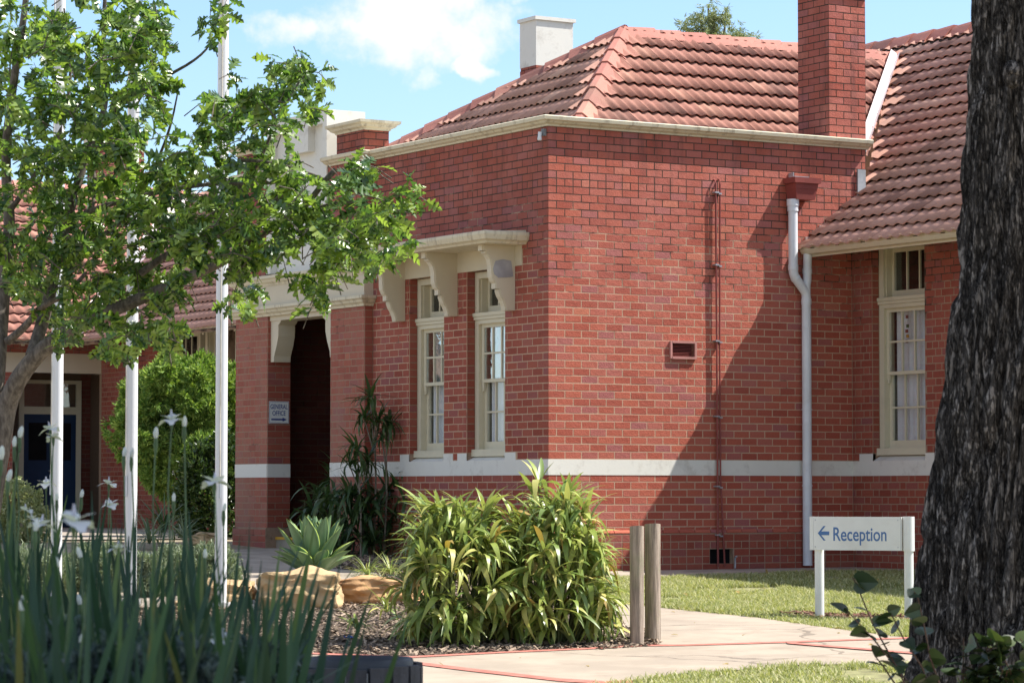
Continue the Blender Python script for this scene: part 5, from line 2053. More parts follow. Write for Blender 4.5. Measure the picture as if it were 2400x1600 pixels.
def oak():
    rr = random.Random(11)
    base = at(-60, 1300, OD)
    base.z = ground(base.x, base.y)
    t = thing('oak_tree', tuple(base), 'young oak with lobed leaves leaning in from the left before the flagpoles', 'tree')
    P = lambda px, py, dd=0: at(px, py, OD + dd)
    pxm = OD / F
    mb = MB()

    def limb(pp, w0, w1, n=9):
        q = [P(*a) for a in pp]
        # smooth it
        for _ in range(2):
            s = [q[0]]
            for a, b in zip(q[:-1], q[1:]):
                s += [a.lerp(b, .25), a.lerp(b, .75)]
            q = s + [q[-1]]
        m = len(q)
        mb.tube(q, [(w0 + (w1 - w0) * i / (m - 1)) * pxm / 2 for i in range(m)], n)
        return q
    limb([(-60, 1420, .0), (-20, 1150), (5, 1010), (15, 950), (45, 880, -.1), (110, 806, -.2), (200, 752, -.3), (330, 700, -.4), (430, 655, -.5), (540, 606, -.6), (590, 560, -.7), (640, 470, -.8), (700, 430, -.8)], 62, 5, 12)
    limb([(-30, 1060), (-8, 900), (2, 760, .2), (12, 640, .3), (25, 520, .3), (10, 380, .3), (30, 200, .2), (60, 20, .1), (70, -120)], 44, 10, 10)
    limb([(75, 835, -.15), (98, 760, 0), (118, 690, .1), (132, 620, .2), (150, 540, .3), (185, 420, .4), (215, 330, .4), (225, 310, .4), (250, 243, .4), (243, 160, .5), (243, 40, .5), (250, -60, .5)], 34, 8, 8)
    limb([(225, 315, .4), (260, 262, .3), (320, 222, .1), (380, 185, 0), (470, 135, -.2), (505, 85, -.2)], 16, 3, 7)
    limb([(18, 800, .1), (60, 765, 0), (100, 715, -.2), (160, 690, -.4), (200, 640, -.5)], 22, 8, 8)
    limb([(210, 330, .4), (225, 420, .2), (215, 520, 0)], 10, 5, 6)
    limb([(330, 640, -.2), (400, 590, -.3), (480, 560, -.5), (560, 540, -.6)], 20, 10, 8)
    limb([(560, 590, -.6), (660, 520, -.7), (720, 480, -.8), (760, 425, -.9), (787, 397, -.9)], 14, 13, 8)
    limb([(150, 520, .2), (260, 475, -.1), (420, 440, -.3), (500, 430, -.4), (620, 432, -.6), (700, 420, -.7)], 16, 5, 7)
    limb([(600, 560, -.6), (700, 500, -.7), (800, 470, -.8), (880, 480, -.9), (960, 500, -1)], 10, 3, 6)
    limb([(420, 600, -.3), (520, 480, -.2), (600, 400, -.2), (650, 280, -.3), (700, 190, -.3), (730, 165, -.3)], 12, 3, 6)
    limb([(560, 375, -.5), (640, 380, -.7), (740, 410, -.8), (830, 450, -.9), (900, 470, -1)], 9, 3, 6)
    limb([(150, 600, .1), (300, 520, .2), (360, 400, .2), (400, 300, .2), (420, 200, .1)], 14, 3, 6)
    limb([(20, 500, .3), (90, 400, .2), (150, 300, .2), (170, 150, .2), (150, 20, .2)], 14, 4, 6)
    trunk = mb.build('trunk', OAKB, t, smooth=1.2)
    # crown: clumps of lobed leaves on twigs
    B = [(60, 60, 110, 90), (190, 60, 110, 90), (300, 70, 90, 85), (385, 60, 45, 60), (60, 190, 110, 90), (190, 190, 110, 90), (300, 180, 90, 90), (370, 230, 55, 60), (60, 320, 110, 90), (190, 310, 110, 80), (320, 320, 80, 70),
         (60, 440, 110, 90), (180, 430, 110, 90), (300, 420, 100, 80), (400, 400, 90, 70), (60, 560, 110, 80), (170, 560, 110, 80), (290, 560, 110, 80), (400, 520, 110, 90), (500, 440, 110, 80), (480, 340, 80, 60),
         (70, 660, 90, 70), (190, 660, 80, 60), (300, 650, 80, 60), (390, 640, 80, 60), (500, 570, 100, 80), (590, 500, 100, 90), (600, 400, 90, 70), (650, 290, 80, 65), (560, 260, 50, 55), (690, 220, 60, 60), (715, 170, 40, 40), (660, 150, 35, 30), (640, 200, 60, 50),
         (515, 80, 36, 50), (700, 420, 90, 70), (690, 520, 100, 80), (790, 480, 100, 65), (800, 570, 80, 60), (890, 470, 75, 55), (950, 490, 50, 42), (900, 560, 60, 55), (885, 610, 45, 30), (720, 600, 70, 60), (745, 660, 35, 50), (600, 610, 60, 50), (620, 560, 70, 50),
         (560, 200, 30, 25), (500, 215, 25, 25), (160, 740, 60, 40), (270, 745, 60, 50), (360, 740, 50, 50), (290, 800, 40, 30), (330, 790, 40, 35), (130, 760, 30, 60), (395, 770, 22, 40), (410, 680, 40, 45), (545, 660, 35, 40), (430, 575, 50, 40), (850, 390, 12, 14), (870, 540, 60, 50)]
    var = [oak_leaf(.150, k, .15 + .12 * k, .1 + .15 * k) for k in range(4)] + [oak_leaf(.115, 7, .4, .4), oak_leaf(.16, 8, .2, .5)]
    items = []
    tw = MB()
    for (bx, by, rx, ry) in B:
        nt = max(3, int(rx * ry / 600))
        for i in range(nt):
            a, q = rr.uniform(0, 6.28), math.sqrt(rr.random())
            px, py = bx + math.cos(a) * rx * q, by + math.sin(a) * ry * q
            dd = rr.uniform(-.9, .9) - .001 * px * .7
            c = P(px, py, dd)
            out = Vector((rr.gauss(.25, 1), rr.gauss(0, 1), rr.gauss(.25, .7))).normalized()
            tw.tube([c - out * .22 + Vector((0, 0, -.05)), c - out * .1, c], [.0045, .0035, .002], 4, cap=False)
            n = rr.randint(7, 11)
            for j in range(n):
                az = math.atan2(-out.x, out.y) + rr.gauss(0, 1.25)
                el = rr.gauss(-.15, .55)
                pos = c - out * rr.uniform(0, .14) + Vector((rr.uniform(-.02, .02), rr.uniform(-.02, .02), rr.uniform(-.02, .02)))
                items.append((rr.randrange(len(var)), orient(pos, az, el, rr.gauss(0, .7), rr.uniform(.7, 1.15))))
    tw.build('twig', OAKB, t, kind='stuff', fix=False, smooth=2)
    size_sort(items)
    scatter_parts('leaf', items, var, OAKL, t, 300, 'crown')


oak()


# ------------------------------------------------------------------ big dark tree at the right
TD = 15.0


def right_tree():
    edge = [(2296, -60), (2290, 120), (2283, 260), (2263, 534), (2253, 646), (2239, 752), (2229, 816), (2212, 976), (2205, 1067), (2178, 1237), (2161, 1407), (2148, 1543), (2120, 1700), (2060, 1900), (1960, 2100)]
    rad = [196, 198, 200, 206, 210, 214, 216, 222, 226, 240, 250, 262, 290, 345, 430]
    z0 = None
    c0 = at(2400, 1900, TD)
    zg = ground(c0.x, c0.y)
    t = thing('dark_tree', (c0.x, c0.y, zg), 'massive dark furrowed tree trunk filling the right edge', 'tree')
    n = 220
    mb = MB()
    keys = []
    for (ex, ey), r in zip(edge, rad):
        keys.append((at(ex + r, ey, TD), r * TD / F))
    keys.sort(key=lambda k: k[0].z)
    zs0, zs1 = zg - .1, 7.5
    rows = 300
    def interp(z):
        if z <= keys[0][0].z: return keys[0]
        for a, b in zip(keys[:-1], keys[1:]):
            if a[0].z <= z <= b[0].z:
                s = (z - a[0].z) / (b[0].z - a[0].z)
                return a[0].lerp(b[0], s), a[1] + (b[1] - a[1]) * s
        a = keys[-1]
        return a[0] + Vector((.25 * U3.x, .25 * U3.y, 1)) * (z - a[0].z), a[1] * (1 - .03 * (z - a[0].z))
    A = [2 * math.pi * i / n for i in range(n)]
    for k in range(rows + 1):
        z = zs0 + (3.6 - zs0) * k / rows if k <= rows - 8 else 3.45 + (zs1 - 3.45) * (k - rows + 8) / 8
        c, r = interp(z)
        for a in A:
            x, y = math.cos(a), math.sin(a)
            wob = .25 * noise.noise((x * 2, y * 2, z * .8))
            q1 = abs(noise.noise((x * 10 * r / .45 + wob, y * 10 * r / .45, z * 1.15 + 3)))
            q2 = abs(noise.noise((x * 24 + wob, y * 24, z * 2.6 + 9)))
            q3 = noise.noise((x * 60, y * 60, z * 14))
            dsp = .085 * (min(q1 * 2.6, 1) - .5) + .028 * (min(q2 * 2.2, 1) - .5) + .006 * q3 + .03 * noise.noise((x * 1.7, y * 1.7, z * .7 + 20))
            rr_ = r + dsp - .01
            mb.v.append((c.x + x * rr_, c.y + y * rr_, z))
    for k in range(rows):
        for i in range(n):
            j = (i + 1) % n
            mb.f.append((k * n + i, k * n + j, k * n + n + j, k * n + n + i))
    me = mb.mesh('trunk', BARK, 3.0, fix=False)
    o = bpy.data.objects.new('trunk', me)
    link(o, t)
    kn = at(2372, 175, TD - .42)
    k = MB()
    m = 14
    for i in range(7):
        ph = i / 6 * math.pi / 2
        for j in range(m):
            a = 2 * math.pi * j / m
            q = .048 * math.cos(ph)
            k.v.append(tuple(kn + U3 * (math.cos(a) * q) + Vector((0, 0, math.sin(a) * q * 1.5)) - F3 * (.05 * math.sin(ph) * (1 + .2 * math.sin(3 * a)))))
    for i in range(6):
        for j in range(m):
            k.f.append((i * m + j, i * m + (j + 1) % m, i * m + m + (j + 1) % m, i * m + m + j))
    k.build('knot', BARK, t, smooth=2)
    # limbs and unseen crown above the frame, spread forward to shade the irises
    top = interp(7.5)[0]
    lm = MB()
    rr = random.Random(8)
    blobs = []
    for (du, df, dz) in ((-3.2, -3.5, 2.2), (-1.0, -5.5, 2.6), (2.5, -4.0, 2.8), (-.5, -1.5, 4.2), (-2.6, -6.2, 1.0), (.8, -7.5, 1.6), (3.0, -1.0, 3.2), (-1.2, -8.6, .8), (.6, -5.2, 1.2), (-.2, -9.6, 1.8)):
        e = top + U3 * du + F3 * df + Vector((0, 0, dz))
        lm.tube([top - Vector((0, 0, .5)), top.lerp(e, .5) + Vector((0, 0, .5)), e], [.26, .15, .06], 8)
        blobs.append((e, (2.7, 2.6, 1.3), 1))
    lm.build('limb', BARK, t, smooth=2)
    lv = [tuft(small_leaf(.13, .07), 9, 1.0, q + 70, 3.0) for q in range(4)]
    items = []
    for e, rad_, w in blobs:
        for i in range(950):
            v = Vector((rr.gauss(0, 1), rr.gauss(0, 1), rr.gauss(0, 1))).normalized() * (rr.random() ** .4)
            pos = e + U3 * v.x * rad_[0] + F3 * v.y * rad_[1] + Vector((0, 0, v.z * rad_[2]))
            items.append((rr.randrange(4), orient(pos, rr.uniform(0, 6.28), rr.uniform(-1, 1), rr.uniform(-2, 2), rr.uniform(1.3, 2.2))))
    merged('crown', items, lv, IVYL, t)
    # small sprig at the top of the visible edge
    return t


right_tree()


def heart_leaf(L):
    half = [(0, .0), (.26, -.06), (.46, .12), (.48, .34), (.36, .60), (.18, .84), (0, 1.0)]
    v, f = [], []
    for s in (-1, 1):
        b = len(v)
        v += [(s * x * L, y * L, .18 * x * L - .12 * L * y * y) for x, y in half]
        v += [(0, y * L if y > 0 else 0, -.12 * L * y * y) for x, y in half]
        for i in range(6):
            q = (b + i, b + i + 1, b + 8 + i, b + 7 + i)
            f.append(q if s < 0 else q[::-1])
    return np.array(v), f


def suckers():
    rr = random.Random(4)
    var = [heart_leaf(.085), heart_leaf(.07), heart_leaf(.095)]
    d = 13.2
    shoots = [([(2170, 1700), (2100, 1560), (2045, 1460), (2010, 1375), (1998, 1352)], 'leafy shoot reaching highest before the sign'),
              ([(2200, 1700), (2130, 1600), (2050, 1500), (1995, 1440), (1975, 1425)], 'leafy shoot stretching furthest over the path'),
              ([(2210, 1690), (2160, 1560), (2120, 1500), (2090, 1440), (2075, 1425)], 'leafy shoot rising in front of the sign post'),
              ([(2230, 1680), (2180, 1540), (2165, 1460), (2150, 1395), (2142, 1385)], 'leafy shoot close against the dark trunk'),
              ([(2140, 1720), (2110, 1620), (2070, 1560), (2050, 1535)], 'short leafy shoot low at the picture bottom')]
    for pts_, lb in shoots:
        b = at(*pts_[0], d)
        t = thing('leafy_shoot', (b.x, b.y, b.z), lb, 'plant', 'sucker shoots at the foot of the dark tree')
        q = [at(*a, d + rr.uniform(-.05, .05)) for a in pts_]
        g = b.copy()
        g.z = ground(b.x, b.y)
        MB().tube([g] + q, [.007] + [.005 - .0008 * i for i in range(len(q))], 6).build('stem', plain('brown shoot', (.12, .07, .045), .7, bstr=0), t, smooth=1)
        items = []
        for a, c in zip(q[:-1], q[1:]):
            L = (c - a).length
            m = max(2, int(L / .05))
            for i in range(m):
                pos = a.lerp(c, i / m)
                s = rr.choice((-1, 1))
                az = math.atan2(-U3.x * s, U3.y * s) + rr.gauss(0, .8)
                items.append((rr.randrange(3), orient(pos, az, rr.uniform(-.5, .7), rr.gauss(0, .6), rr.uniform(.7, 1.15))))
        scatter_parts('leaf', items, var, IVYL, t, 300)
    # creeper over the foot of the trunk
    b = at(2330, 1600, 14.2)
    t = thing('creeper', (b.x, b.y, ground(b.x, b.y)), 'sunlit heart leaved creeper climbing the trunk foot', 'plant')
    items, mb = [], MB()
    for k in range(11):
        px0 = rr.uniform(2230, 2420)
        q = [at(px0 + rr.uniform(-20, 20) * i, 1720 - 75 * i, 14.15 - .05 * i) for i in range(4 if k < 7 else 3)]
        mb.tube(q, [.005, .004, .003, .002][:len(q)], 5)
        for a, c in zip(q[:-1], q[1:]):
            for i in range(7):
                items.append((rr.randrange(3), orient(a.lerp(c, i / 7) + U3 * rr.uniform(-.05, .05), rr.uniform(0, 6.28), rr.uniform(-.3, 1), rr.gauss(0, .6), rr.uniform(.7, 1.2))))
    mb.build('vine', plain('brown vine', (.12, .07, .045), .7, bstr=0), t, smooth=1, kind='stuff')
    scatter_parts('leaf', items, var, IVYL, t, 300)


suckers()


# ------------------------------------------------------------------ gum tree beyond the roofs
def gum():
    d = 78.0
    rr = random.Random(14)
    b = at(1665, 1100, d)
    b.z = 0
    t = thing('gum_tree', tuple(b), 'gum tree with drooping pale foliage showing above the roof ridge', 'tree')
    px = d / F
    mb = MB()
    mb.tube([b, at(1668, 500, d), at(1670, 200, d), at(1672, 40, d)], [.35, .25, .13, .04], 9)
    for (x, y) in ((1590, 90), (1620, 70), (1640, 40), (1700, 60), (1735, 85), (1760, 110), (1575, 110), (1660, 20)):
        mb.tube([at(1669, 240, d), at((x + 1669) / 2, y + 70, d), at(x, y, d)], [.09, .06, .02], 6)
    mb.build('trunk', OAKB, t, smooth=1)
    lf = small_leaf(.13, .022, .1)
    var = [tuft(lf, 12, .5, k + 90, 2.2) for k in range(5)]
    items = []
    for (x, y, rx, ry, n) in ((1668, 30, 34, 26, 130), (1640, 55, 36, 28, 130), (1695, 60, 34, 36, 110), (1655, 90, 60, 34, 190), (1600, 95, 36, 26, 120), (1570, 85, 16, 14, 30), (1735, 95, 42, 24, 140), (1760, 110, 26, 18, 70), (1615, 60, 22, 20, 50), (1700, 30, 18, 20, 40), (1740, 75, 14, 12, 26), (1670, 150, 110, 40, 260), (1670, 230, 120, 50, 300)):
        for i in range(int(n * .5)):
            a, q = rr.uniform(0, 6.28), math.sqrt(rr.random())
            pos = at(x + math.cos(a) * q * rx, y + math.sin(a) * q * ry, d + rr.uniform(-.5, .5) * rx * px * 2)
            items.append((rr.randrange(5), orient(pos, rr.uniform(0, 6.28), rr.gauss(-.75, .5), rr.uniform(-2, 2), rr.uniform(.8, 1.3))))
    merged('crown', items, var, EUCL, t)


gum()


# ------------------------------------------------------------------ irises in the foreground
def flower_meshes():
    def petal(L, W, droop, up):
        v, f = [], []
        n = 5
        for i in range(n + 1):
            s = i / n
            w = W / 2 * (math.sin(min(s * 1.15, 1) * math.pi) ** .6 * .9 + .12 * (1 - s)) if i < n else W * .12
            y = L * s
            z = up * L * s - droop * L * s * s
            v += [(-w, y, z + .1 * w), (0, y, z), (w, y, z + .1 * w)]
        for i in range(n):
            b = i * 3
            f += [(b, b + 1, b + 4, b + 3), (b + 1, b + 2, b + 5, b + 4)]
        return v, f
    outer = petal(.046, .046, .5, .2)
    inner = petal(.038, .03, .25, .4)
    style = petal(.016, .009, -.3, .9)

    def ring(pt, off, n=3, elev=0.0):
        mb = MB()
        for i in range(n):
            M = Matrix.Rotation(off + i * 2 * math.pi / n, 4, 'Z') @ Matrix.Rotation(elev, 4, 'X')
            mb.add([M @ Vector(p) for p in pt[0]], pt[1])
        return mb
    o = ring(outer, 0)
    i2 = ring(inner, math.pi / 3, elev=.25)
    o.add(i2.v, i2.f)
    return o.mesh('flower', PETAL, 2, fix=False), ring(style, 0, elev=.8).mesh('style_crest', LILAC, 2, fix=False)


def bud_mesh():
    mb = MB().tube([(0, 0, 0), (0, 0, .012), (0, 0, .028), (.002, 0, .045), (.003, 0, .052)], [.004, .009, .011, .007, .002], 8)
    return mb.mesh('bud', PETAL, 2)


def irises():
    rr = random.Random(31)
    fl, crest = flower_meshes()
    bud = bud_mesh()
    var = [strap(1.0, .024, d_, 8, .12, .05, .72, .8, cu) for d_, cu in ((.06, 0), (.2, .03), (.45, .07), (.3, -.06), (.85, -.1), (.1, .04))]
    # flowers and buds: photo spot, distance, what
    FL = [(173, 1222, 6.7, 'f', 1.15), (403, 983, 10.2, 'f', 1), (118, 1005, 12.5, 'f', .95), (125, 1025, 12.5, 'f', .8), (503, 1130, 9.0, 'f', .95), (255, 1133, 13.5, 'f', .95), (258, 1182, 13.0, 'f', .9), (108, 1133, 13.0, 'f', .9),
          (520, 1500, 8.2, 'f', 1), (278, 1286, 10.0, 'f', .8), (75, 1215, 12.0, 'f', .8), (96, 1228, 9.5, 'f', .95), (60, 1195, 12.0, 'f', .8),
          (46, 1028, 11, 'b', 1.5), (34, 1050, 11, 'b', 1.4), (18, 1130, 10.5, 'b', 1.5), (190, 1168, 12, 'b', 1.2), (407, 1177, 12, 'b', 1.2), (290, 1072, 11.5, 'b', 1.3), (308, 1074, 11.5, 'b', 1.3), (432, 1003, 10.2, 'b', 1.3), (50, 1435, 7.2, 'b', 1.3), (192, 1522, 7.6, 'b', 1.3), (188, 1420, 9.5, 'b', 1.2), (82, 1248, 8.6, 'b', 1.3), (133, 1175, 13, 'b', 1.2), (248, 1598, 7.5, 'b', 1.2), (190, 1310, 9, 'b', 1.2), (135, 1332, 9.0, 'b', 1.2), (2, 1080, 10, 'b', 1.6), (365, 1030, 10.5, 'b', 1.4), (480, 1310, 10, 'b', 1.1), (660, 1592, 9, 'b', 1.1), (524, 1200, 11, 'b', 1.1)]
    # plants: (photo x of the fan centre, distance, photo y of the tips, number of leaves)
    PL = [(-30, 6.4, 1190, 22), (70, 6.0, 1240, 24), (170, 6.2, 1220, 24), (270, 6.6, 1180, 24), (360, 6.3, 1260, 24), (450, 6.8, 1200, 24), (545, 6.9, 1220, 22), (120, 7.4, 1130, 22), (225, 7.8, 1120, 20), (20, 7.6, 1130, 22), (330, 7.9, 1190, 20), (430, 8.2, 1190, 20), (510, 8.4, 1170, 20), (600, 8.0, 1210, 18), (665, 7.6, 1240, 14), (60, 9.4, 1080, 20), (160, 9.6, 1090, 20), (280, 9.8, 1110, 18), (390, 10.0, 1110, 18), (480, 10.4, 1130, 18), (560, 10.0, 1180, 18), (0, 11.2, 1060, 18), (110, 11.5, 1080, 18), (210, 12.2, 1110, 16), (320, 12, 1120, 14), (420, 12.2, 1160, 14)]
    where = ['at the near left corner', 'in the nearest row under the largest white bloom', 'with the largest white bloom over it', 'in the nearest row below the middle flagpole', 'in the nearest row left of the low white bloom', 'in the nearest row behind the low white bloom', 'at the near end by the mulch', 'in the second row before the blue door', 'in the second row below the middle flagpole', 'in the second row at the left margin', 'in the second row before the juniper', 'in the second row below the tall single bloom', 'in the second row below the porch flagpole', 'at the thin end of the row before the boulder', 'outermost, its leaves crossing the golden boulder', 'in the third row before the variegated shrub', 'in the third row before the blue door', 'in the third row under two small blooms', 'in the third row with the tall single bloom', 'in the third row with the bloom on the porch flagpole', 'in the third row before the silver shrub', 'in the far row at the left margin', 'in the far row with twin blooms on the door flagpole', 'in the far row below the middle flagpole', 'in the far row with two small blooms', 'in the far row before the silver shrub']
    used = set()
    roots = []
    for k, ((px, d, pt, n), wh) in enumerate(zip(PL, where)):
        p = at(px, 1400, d)
        p.z = -.42
        t = thing('iris_plant', tuple(p), 'white flowering iris clump ' + wh, 'iris', 'white irises in the shaded foreground bed')
        roots.append((px, d, t, p))
        top = at(px, pt, d).z - p.z
        items = []
        for i in range(int(n * 2.0)):
            lean = max(-.3, min(.24, rr.gauss(-.02, .12)))
            s = top * (.55 + .42 * rr.random() ** 1.5) / math.cos(lean)
            pos = p + U3 * rr.gauss(0, .07) + F3 * rr.gauss(0, .1)
            A = Matrix.Translation(pos) @ Matrix.Rotation(lean, 4, F3) @ Matrix.Rotation(-YAW + rr.gauss(0, .6) + (math.pi if rr.random() < .5 else 0), 4, 'Z') @ Matrix.Rotation(math.pi / 2 - abs(rr.gauss(0, .08)), 4, 'X')
            wsc = rr.uniform(.75, 1.15)
            A = A @ Matrix.Diagonal((wsc, s, s, 1))
            items.append((rr.randrange(len(var)), A))
        scatter_parts('leaf', items, var, IRISL, t, 80)
    stemmat = plain('iris stem', (.075, .13, .05), .5, bstr=0)
    for (px, py, d, kind, s) in FL:
        pr = min(roots, key=lambda r: abs(r[0] - px) * .012 + abs(r[1] - d))
        t = pr[2]
        h = at(px, py, d)
        b = h + U3 * rr.uniform(-.08, .08) + F3 * rr.uniform(-.05, .05)
        b.z = -.42
        MB().tube([b, b.lerp(h, .5) + U3 * rr.uniform(-.02, .02), b.lerp(h, .85) + U3 * rr.uniform(-.015, .015), h], [.0042, .0036, .003, .0026], 6).build('stalk', stemmat, t, smooth=1)
        M = Matrix.Translation(h) @ Matrix.Rotation(rr.uniform(0, 6), 4, 'Z') @ Matrix.Rotation(rr.uniform(-.3, .3), 4, 'X') @ Matrix.Scale(s * (1.2 if kind == 'f' else .62), 4)
        if kind == 'f':
            f = place('flower', fl, t, M)
            c = place('style_crest', crest, f, M)
            c.matrix_basis = Matrix.Translation((0, 0, .004))
            MB().tube([h - Vector((0, 0, .035)), h - Vector((0, 0, .015)), h], [.004, .007, .004], 7).build('calyx', stemmat, t, smooth=1)
        else:
            place('bud', bud, t, M)
            MB().tube([h - Vector((0, 0, .05)), h - Vector((0, 0, .02)), h + Vector((0, 0, .006))], [.004, .008, .006], 7).build('sheath', stemmat, t, smooth=1)
    # blue grey ground cover under the irises
    lv = [tuft(small_leaf(.035, .013), 14, .7, k + 120) for k in range(4)]
    for k, (px, d, pt, hw, lb) in enumerate(((60, 6.6, 1530, 120, 'blue grey low shrub under the irises in the near corner'), (260, 6.8, 1500, 120, 'blue grey low shrub under the irises left of the low bloom'), (430, 7.2, 1490, 110, 'blue grey low shrub around the low white bloom'), (590, 8.2, 1480, 95, 'blue grey low shrub at the end of the irises beside the bin'), (680, 9.0, 1530, 60, 'blue grey low shrub closest to the slatted bin'), (150, 8.6, 1440, 110, 'blue grey low shrub in the middle of the irises'), (350, 9.4, 1440, 100, 'blue grey low shrub behind the irises before the rocks'), (520, 10.2, 1470, 90, 'blue grey low shrub behind the irises near the mulch'))):
        w = hw * d / F
        top = at(px, pt + 75, d)
        c = top.copy()
        c.z = -.5
        bush('low_shrub', c, lb, 'shrub', [(Vector((top.x, top.y, top.z - .22)), (w, w, .24), 1), (top + U3 * w * .6 - Vector((0, 0, .26)), (w * .6, w * .6, .22), .6), (top - U3 * w * .6 - Vector((0, 0, .24)), (w * .6, w * .6, .22), .6)], lv, 1500, BLUEG, 80 + k, 'blue grey low shrubs under the irises', up=.9, shell=.5)


irises()


# ------------------------------------------------------------------ grass, bark chips, litter
def poly_inside(poly, x, y):
    c = False
    for i in range(len(poly)):
        (x1, y1), (x2, y2) = poly[i][:2], poly[i - 1][:2]
        if (y1 > y) != (y2 > y) and x < (x2 - x1) * (y - y1) / (y2 - y1) + x1:
            c = not c
    return c


def scatter(poly, n, rr, keep=None):
    xs, ys = [p[0] for p in poly], [p[1] for p in poly]
    out = []
    tries = 0
    while len(out) < n and tries < n * 12:
        tries += 1
        x, y = rr.uniform(min(xs), max(xs)), rr.uniform(min(ys), max(ys))
        if poly_inside(poly, x, y) and (keep is None or keep(x, y)):
            out.append((x, y))
    return out


def blades(seed, n=7, h=.045):
    rr = random.Random(seed)
    V, Fc = [], []
    for i in range(n):
        a = rr.uniform(0, 6.28)
        x, y = rr.uniform(-.03, .03), rr.uniform(-.03, .03)
        w = rr.uniform(.0022, .004)
        q = rr.uniform(.2, 1.2)
        hh = h * rr.uniform(.5, 1.15)
        dx, dy = math.cos(a), math.sin(a)
        b = len(V)
        V += [(x - dy * w, y + dx * w, -.004), (x + dy * w, y - dx * w, -.004), (x + dx * hh * q * .4 + dy * w * .8, y + dy * hh * q * .4 - dx * w * .8, hh * .6), (x + dx * hh * q * .4 - dy * w * .8, y + dy * hh * q * .4 + dx * w * .8, hh * .6), (x + dx * hh * q, y + dy * hh * q, hh * .95)]
        Fc += [(b, b + 1, b + 2, b + 3), (b + 3, b + 2, b + 4)]
    return np.array(V), Fc


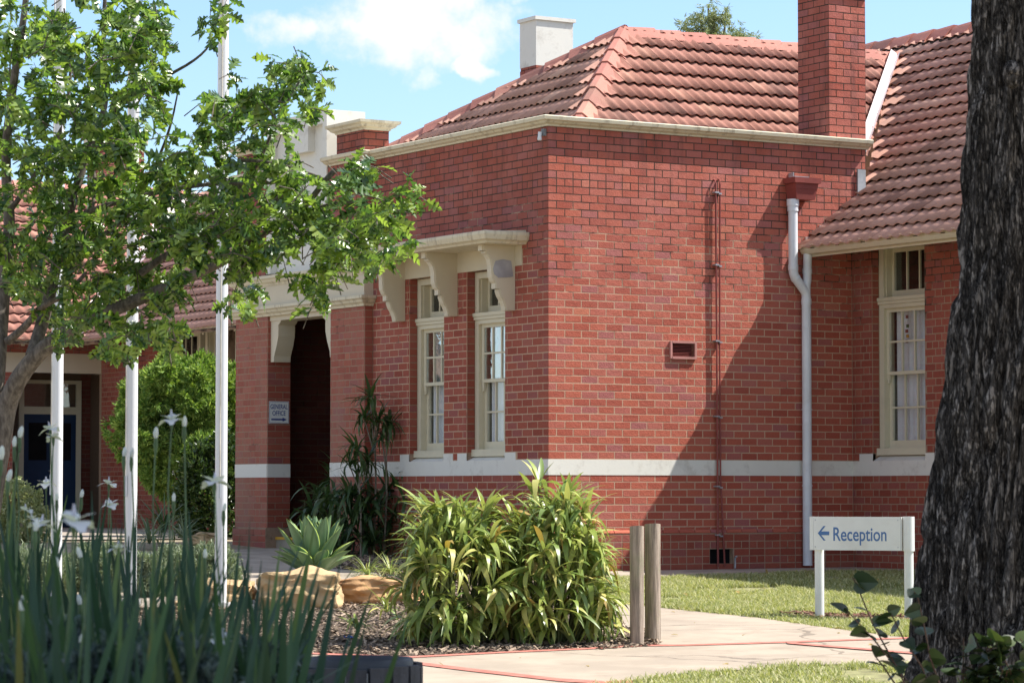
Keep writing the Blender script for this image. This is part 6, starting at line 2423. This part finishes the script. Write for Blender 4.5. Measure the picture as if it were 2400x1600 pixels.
def grass():
    rr = random.Random(51)
    sgn = [at(1921, 1437, 27.6), at(2131, 1464, 27.25)]

    def bare(x, y):
        q = min(abs((x - s.x)) + abs(y - s.y) for s in sgn)
        lx = (Vector((x, y, 0)) - Vector((sgn[0].x, sgn[0].y, 0)))
        u = Vector((sgn[1].x - sgn[0].x, sgn[1].y - sgn[0].y, 0))
        s = max(-.15, min(1.1, lx.dot(u) / u.length_squared))
        dist = (lx - u * s).length
        return dist + .12 * noise.noise((x * 3, y * 3, 0)) < .22
    var = [blades(k) for k in range(6)]
    for name, poly, n, h in (('grass', LAWN_A, 26000, 1.0), ('grass', LAWN_B, 9000, 1.1)):
        keep = lambda x, y: not bare(x, y) and noise.noise((x * 1.1, y * 1.1, 5)) + .5 * noise.noise((x * 3.3, y * 3.3, 2)) > -.42 and -.8 < ((x - CAM[0]) * RT[0] + (y - CAM[1]) * RT[1]) / max(ahead(x, y), 1) * 5 < 1.1
        items = []
        for x, y in scatter(poly, n, rr, keep):
            s = h * rr.uniform(.6, 1.25) * (1 + .5 * noise.noise((x * .9, y * .9, 1)))
            items.append((rr.randrange(6), Matrix.Translation((x, y, ground(x, y))) @ Matrix.Rotation(rr.uniform(0, 6.28), 4, 'Z') @ Matrix.Diagonal((1.25, 1.25, s, 1))))
        merged(name, items, var, GRASSM, None)

    def chip(seed):
        r2 = random.Random(seed)
        l, w, h = r2.uniform(.025, .06), r2.uniform(.008, .018), r2.uniform(.003, .007)
        j = lambda: r2.uniform(.75, 1.25)
        V = [(-l / 2 * j(), -w / 2 * j(), 0), (l / 2 * j(), -w / 2 * j(), 0), (l / 2 * j(), w / 2 * j(), 0), (-l / 2 * j(), w / 2 * j(), 0), (-l / 2 * j(), -w / 2 * j(), h), (l / 2 * j(), -w / 2 * j(), h * j()), (l / 2 * j(), w / 2 * j(), h), (-l / 2 * j(), w / 2 * j(), h * j())]
        return np.array(V), [(4, 5, 6, 7), (0, 1, 5, 4), (1, 2, 6, 5), (2, 3, 7, 6), (3, 0, 4, 7)]
    cv = [chip(k) for k in range(10)]

    def chips(name, poly, n, mat, keep=None):
        items = []
        for x, y in scatter(poly, n, rr, keep):
            items.append((rr.randrange(10), Matrix.Translation((x, y, ground(x, y) + rr.uniform(.002, .03))) @ Matrix.Rotation(rr.uniform(0, 6.28), 4, 'Z') @ Matrix.Rotation(rr.gauss(0, .35), 4, 'X') @ Matrix.Rotation(rr.gauss(0, .35), 4, 'Y') @ Matrix.Scale(rr.uniform(.6, 1.4), 4)))
        merged(name, items, cv, mat, None, smooth=False)
    inview = lambda x, y: ahead(x, y) > 19
    chips('bark_chips', BED, 15000, CHIP, inview)
    chips('bark_chips', BACKBED, 5000, CHIP)
    chips('red_bark_chips', LAWN_A, 3200, REDCHIP, lambda x, y: bare(x, y))
    lp = [p for p in pts((1390, 1480), (1530, 1480), (1545, 1515), (1400, 1525))]
    chips('bark_chips', lp, 900, CHIP)
    fallen = [(rr.randrange(3), Matrix.Translation((x, y, ground(x, y) + .02)) @ Matrix.Rotation(rr.uniform(0, 6.28), 4, 'Z') @ Matrix.Rotation(rr.gauss(0, .4), 4, 'X') @ Matrix.Scale(rr.uniform(.5, 1.0), 4)) for poly, n in ((LAWN_A, 130), (PATH, 26)) for x, y in scatter(poly, n, rr, lambda x, y: ahead(x, y) > 19)]
    merged('fallen_leaves', fallen, [oak_leaf(.09, 40 + k, .3, .3) for k in range(3)], DRYL, None)


grass()

# small things in the bed
p = at(592, 1415, 26.5)
p.z = ground(p.x, p.y)
sp = thing('sprinkler_riser', tuple(p), 'thin pale sprinkler pipe standing against the largest boulder', 'sprinkler')
MB().tube([p - Vector((0, 0, .05)), p + Vector((0, 0, .10)), p + Vector((.004, 0, .2))], .011, 8).build('pipe', PIPEW, sp, smooth=1)
MB().tube([p + Vector((.004, 0, .2)), p + Vector((.004, 0, .235))], [.02, .014], 10).build('sprinkler_head', BINB, sp, smooth=1)
p = on_ground(818, 1503)
mb = MB()
rr = random.Random(77)
for i in range(4):
    for k in range(4):
        mb.v.append((p.x + .026 * (i - 1.5) + rr.uniform(-.01, .01), p.y + .02 * (k - 1.5) + rr.uniform(-.01, .01), p.z + .03 + rr.uniform(0, .03)))
for i in range(3):
    for k in range(3):
        mb.f.append((i * 4 + k, i * 4 + 4 + k, i * 4 + 5 + k, i * 4 + 1 + k))
tag(mb.build('plastic_scrap', plain('blue plastic', (.03, .12, .5), .4, bstr=0), fix=False), 'crumpled blue plastic scrap lying on the mulch under a seedling', 'litter')
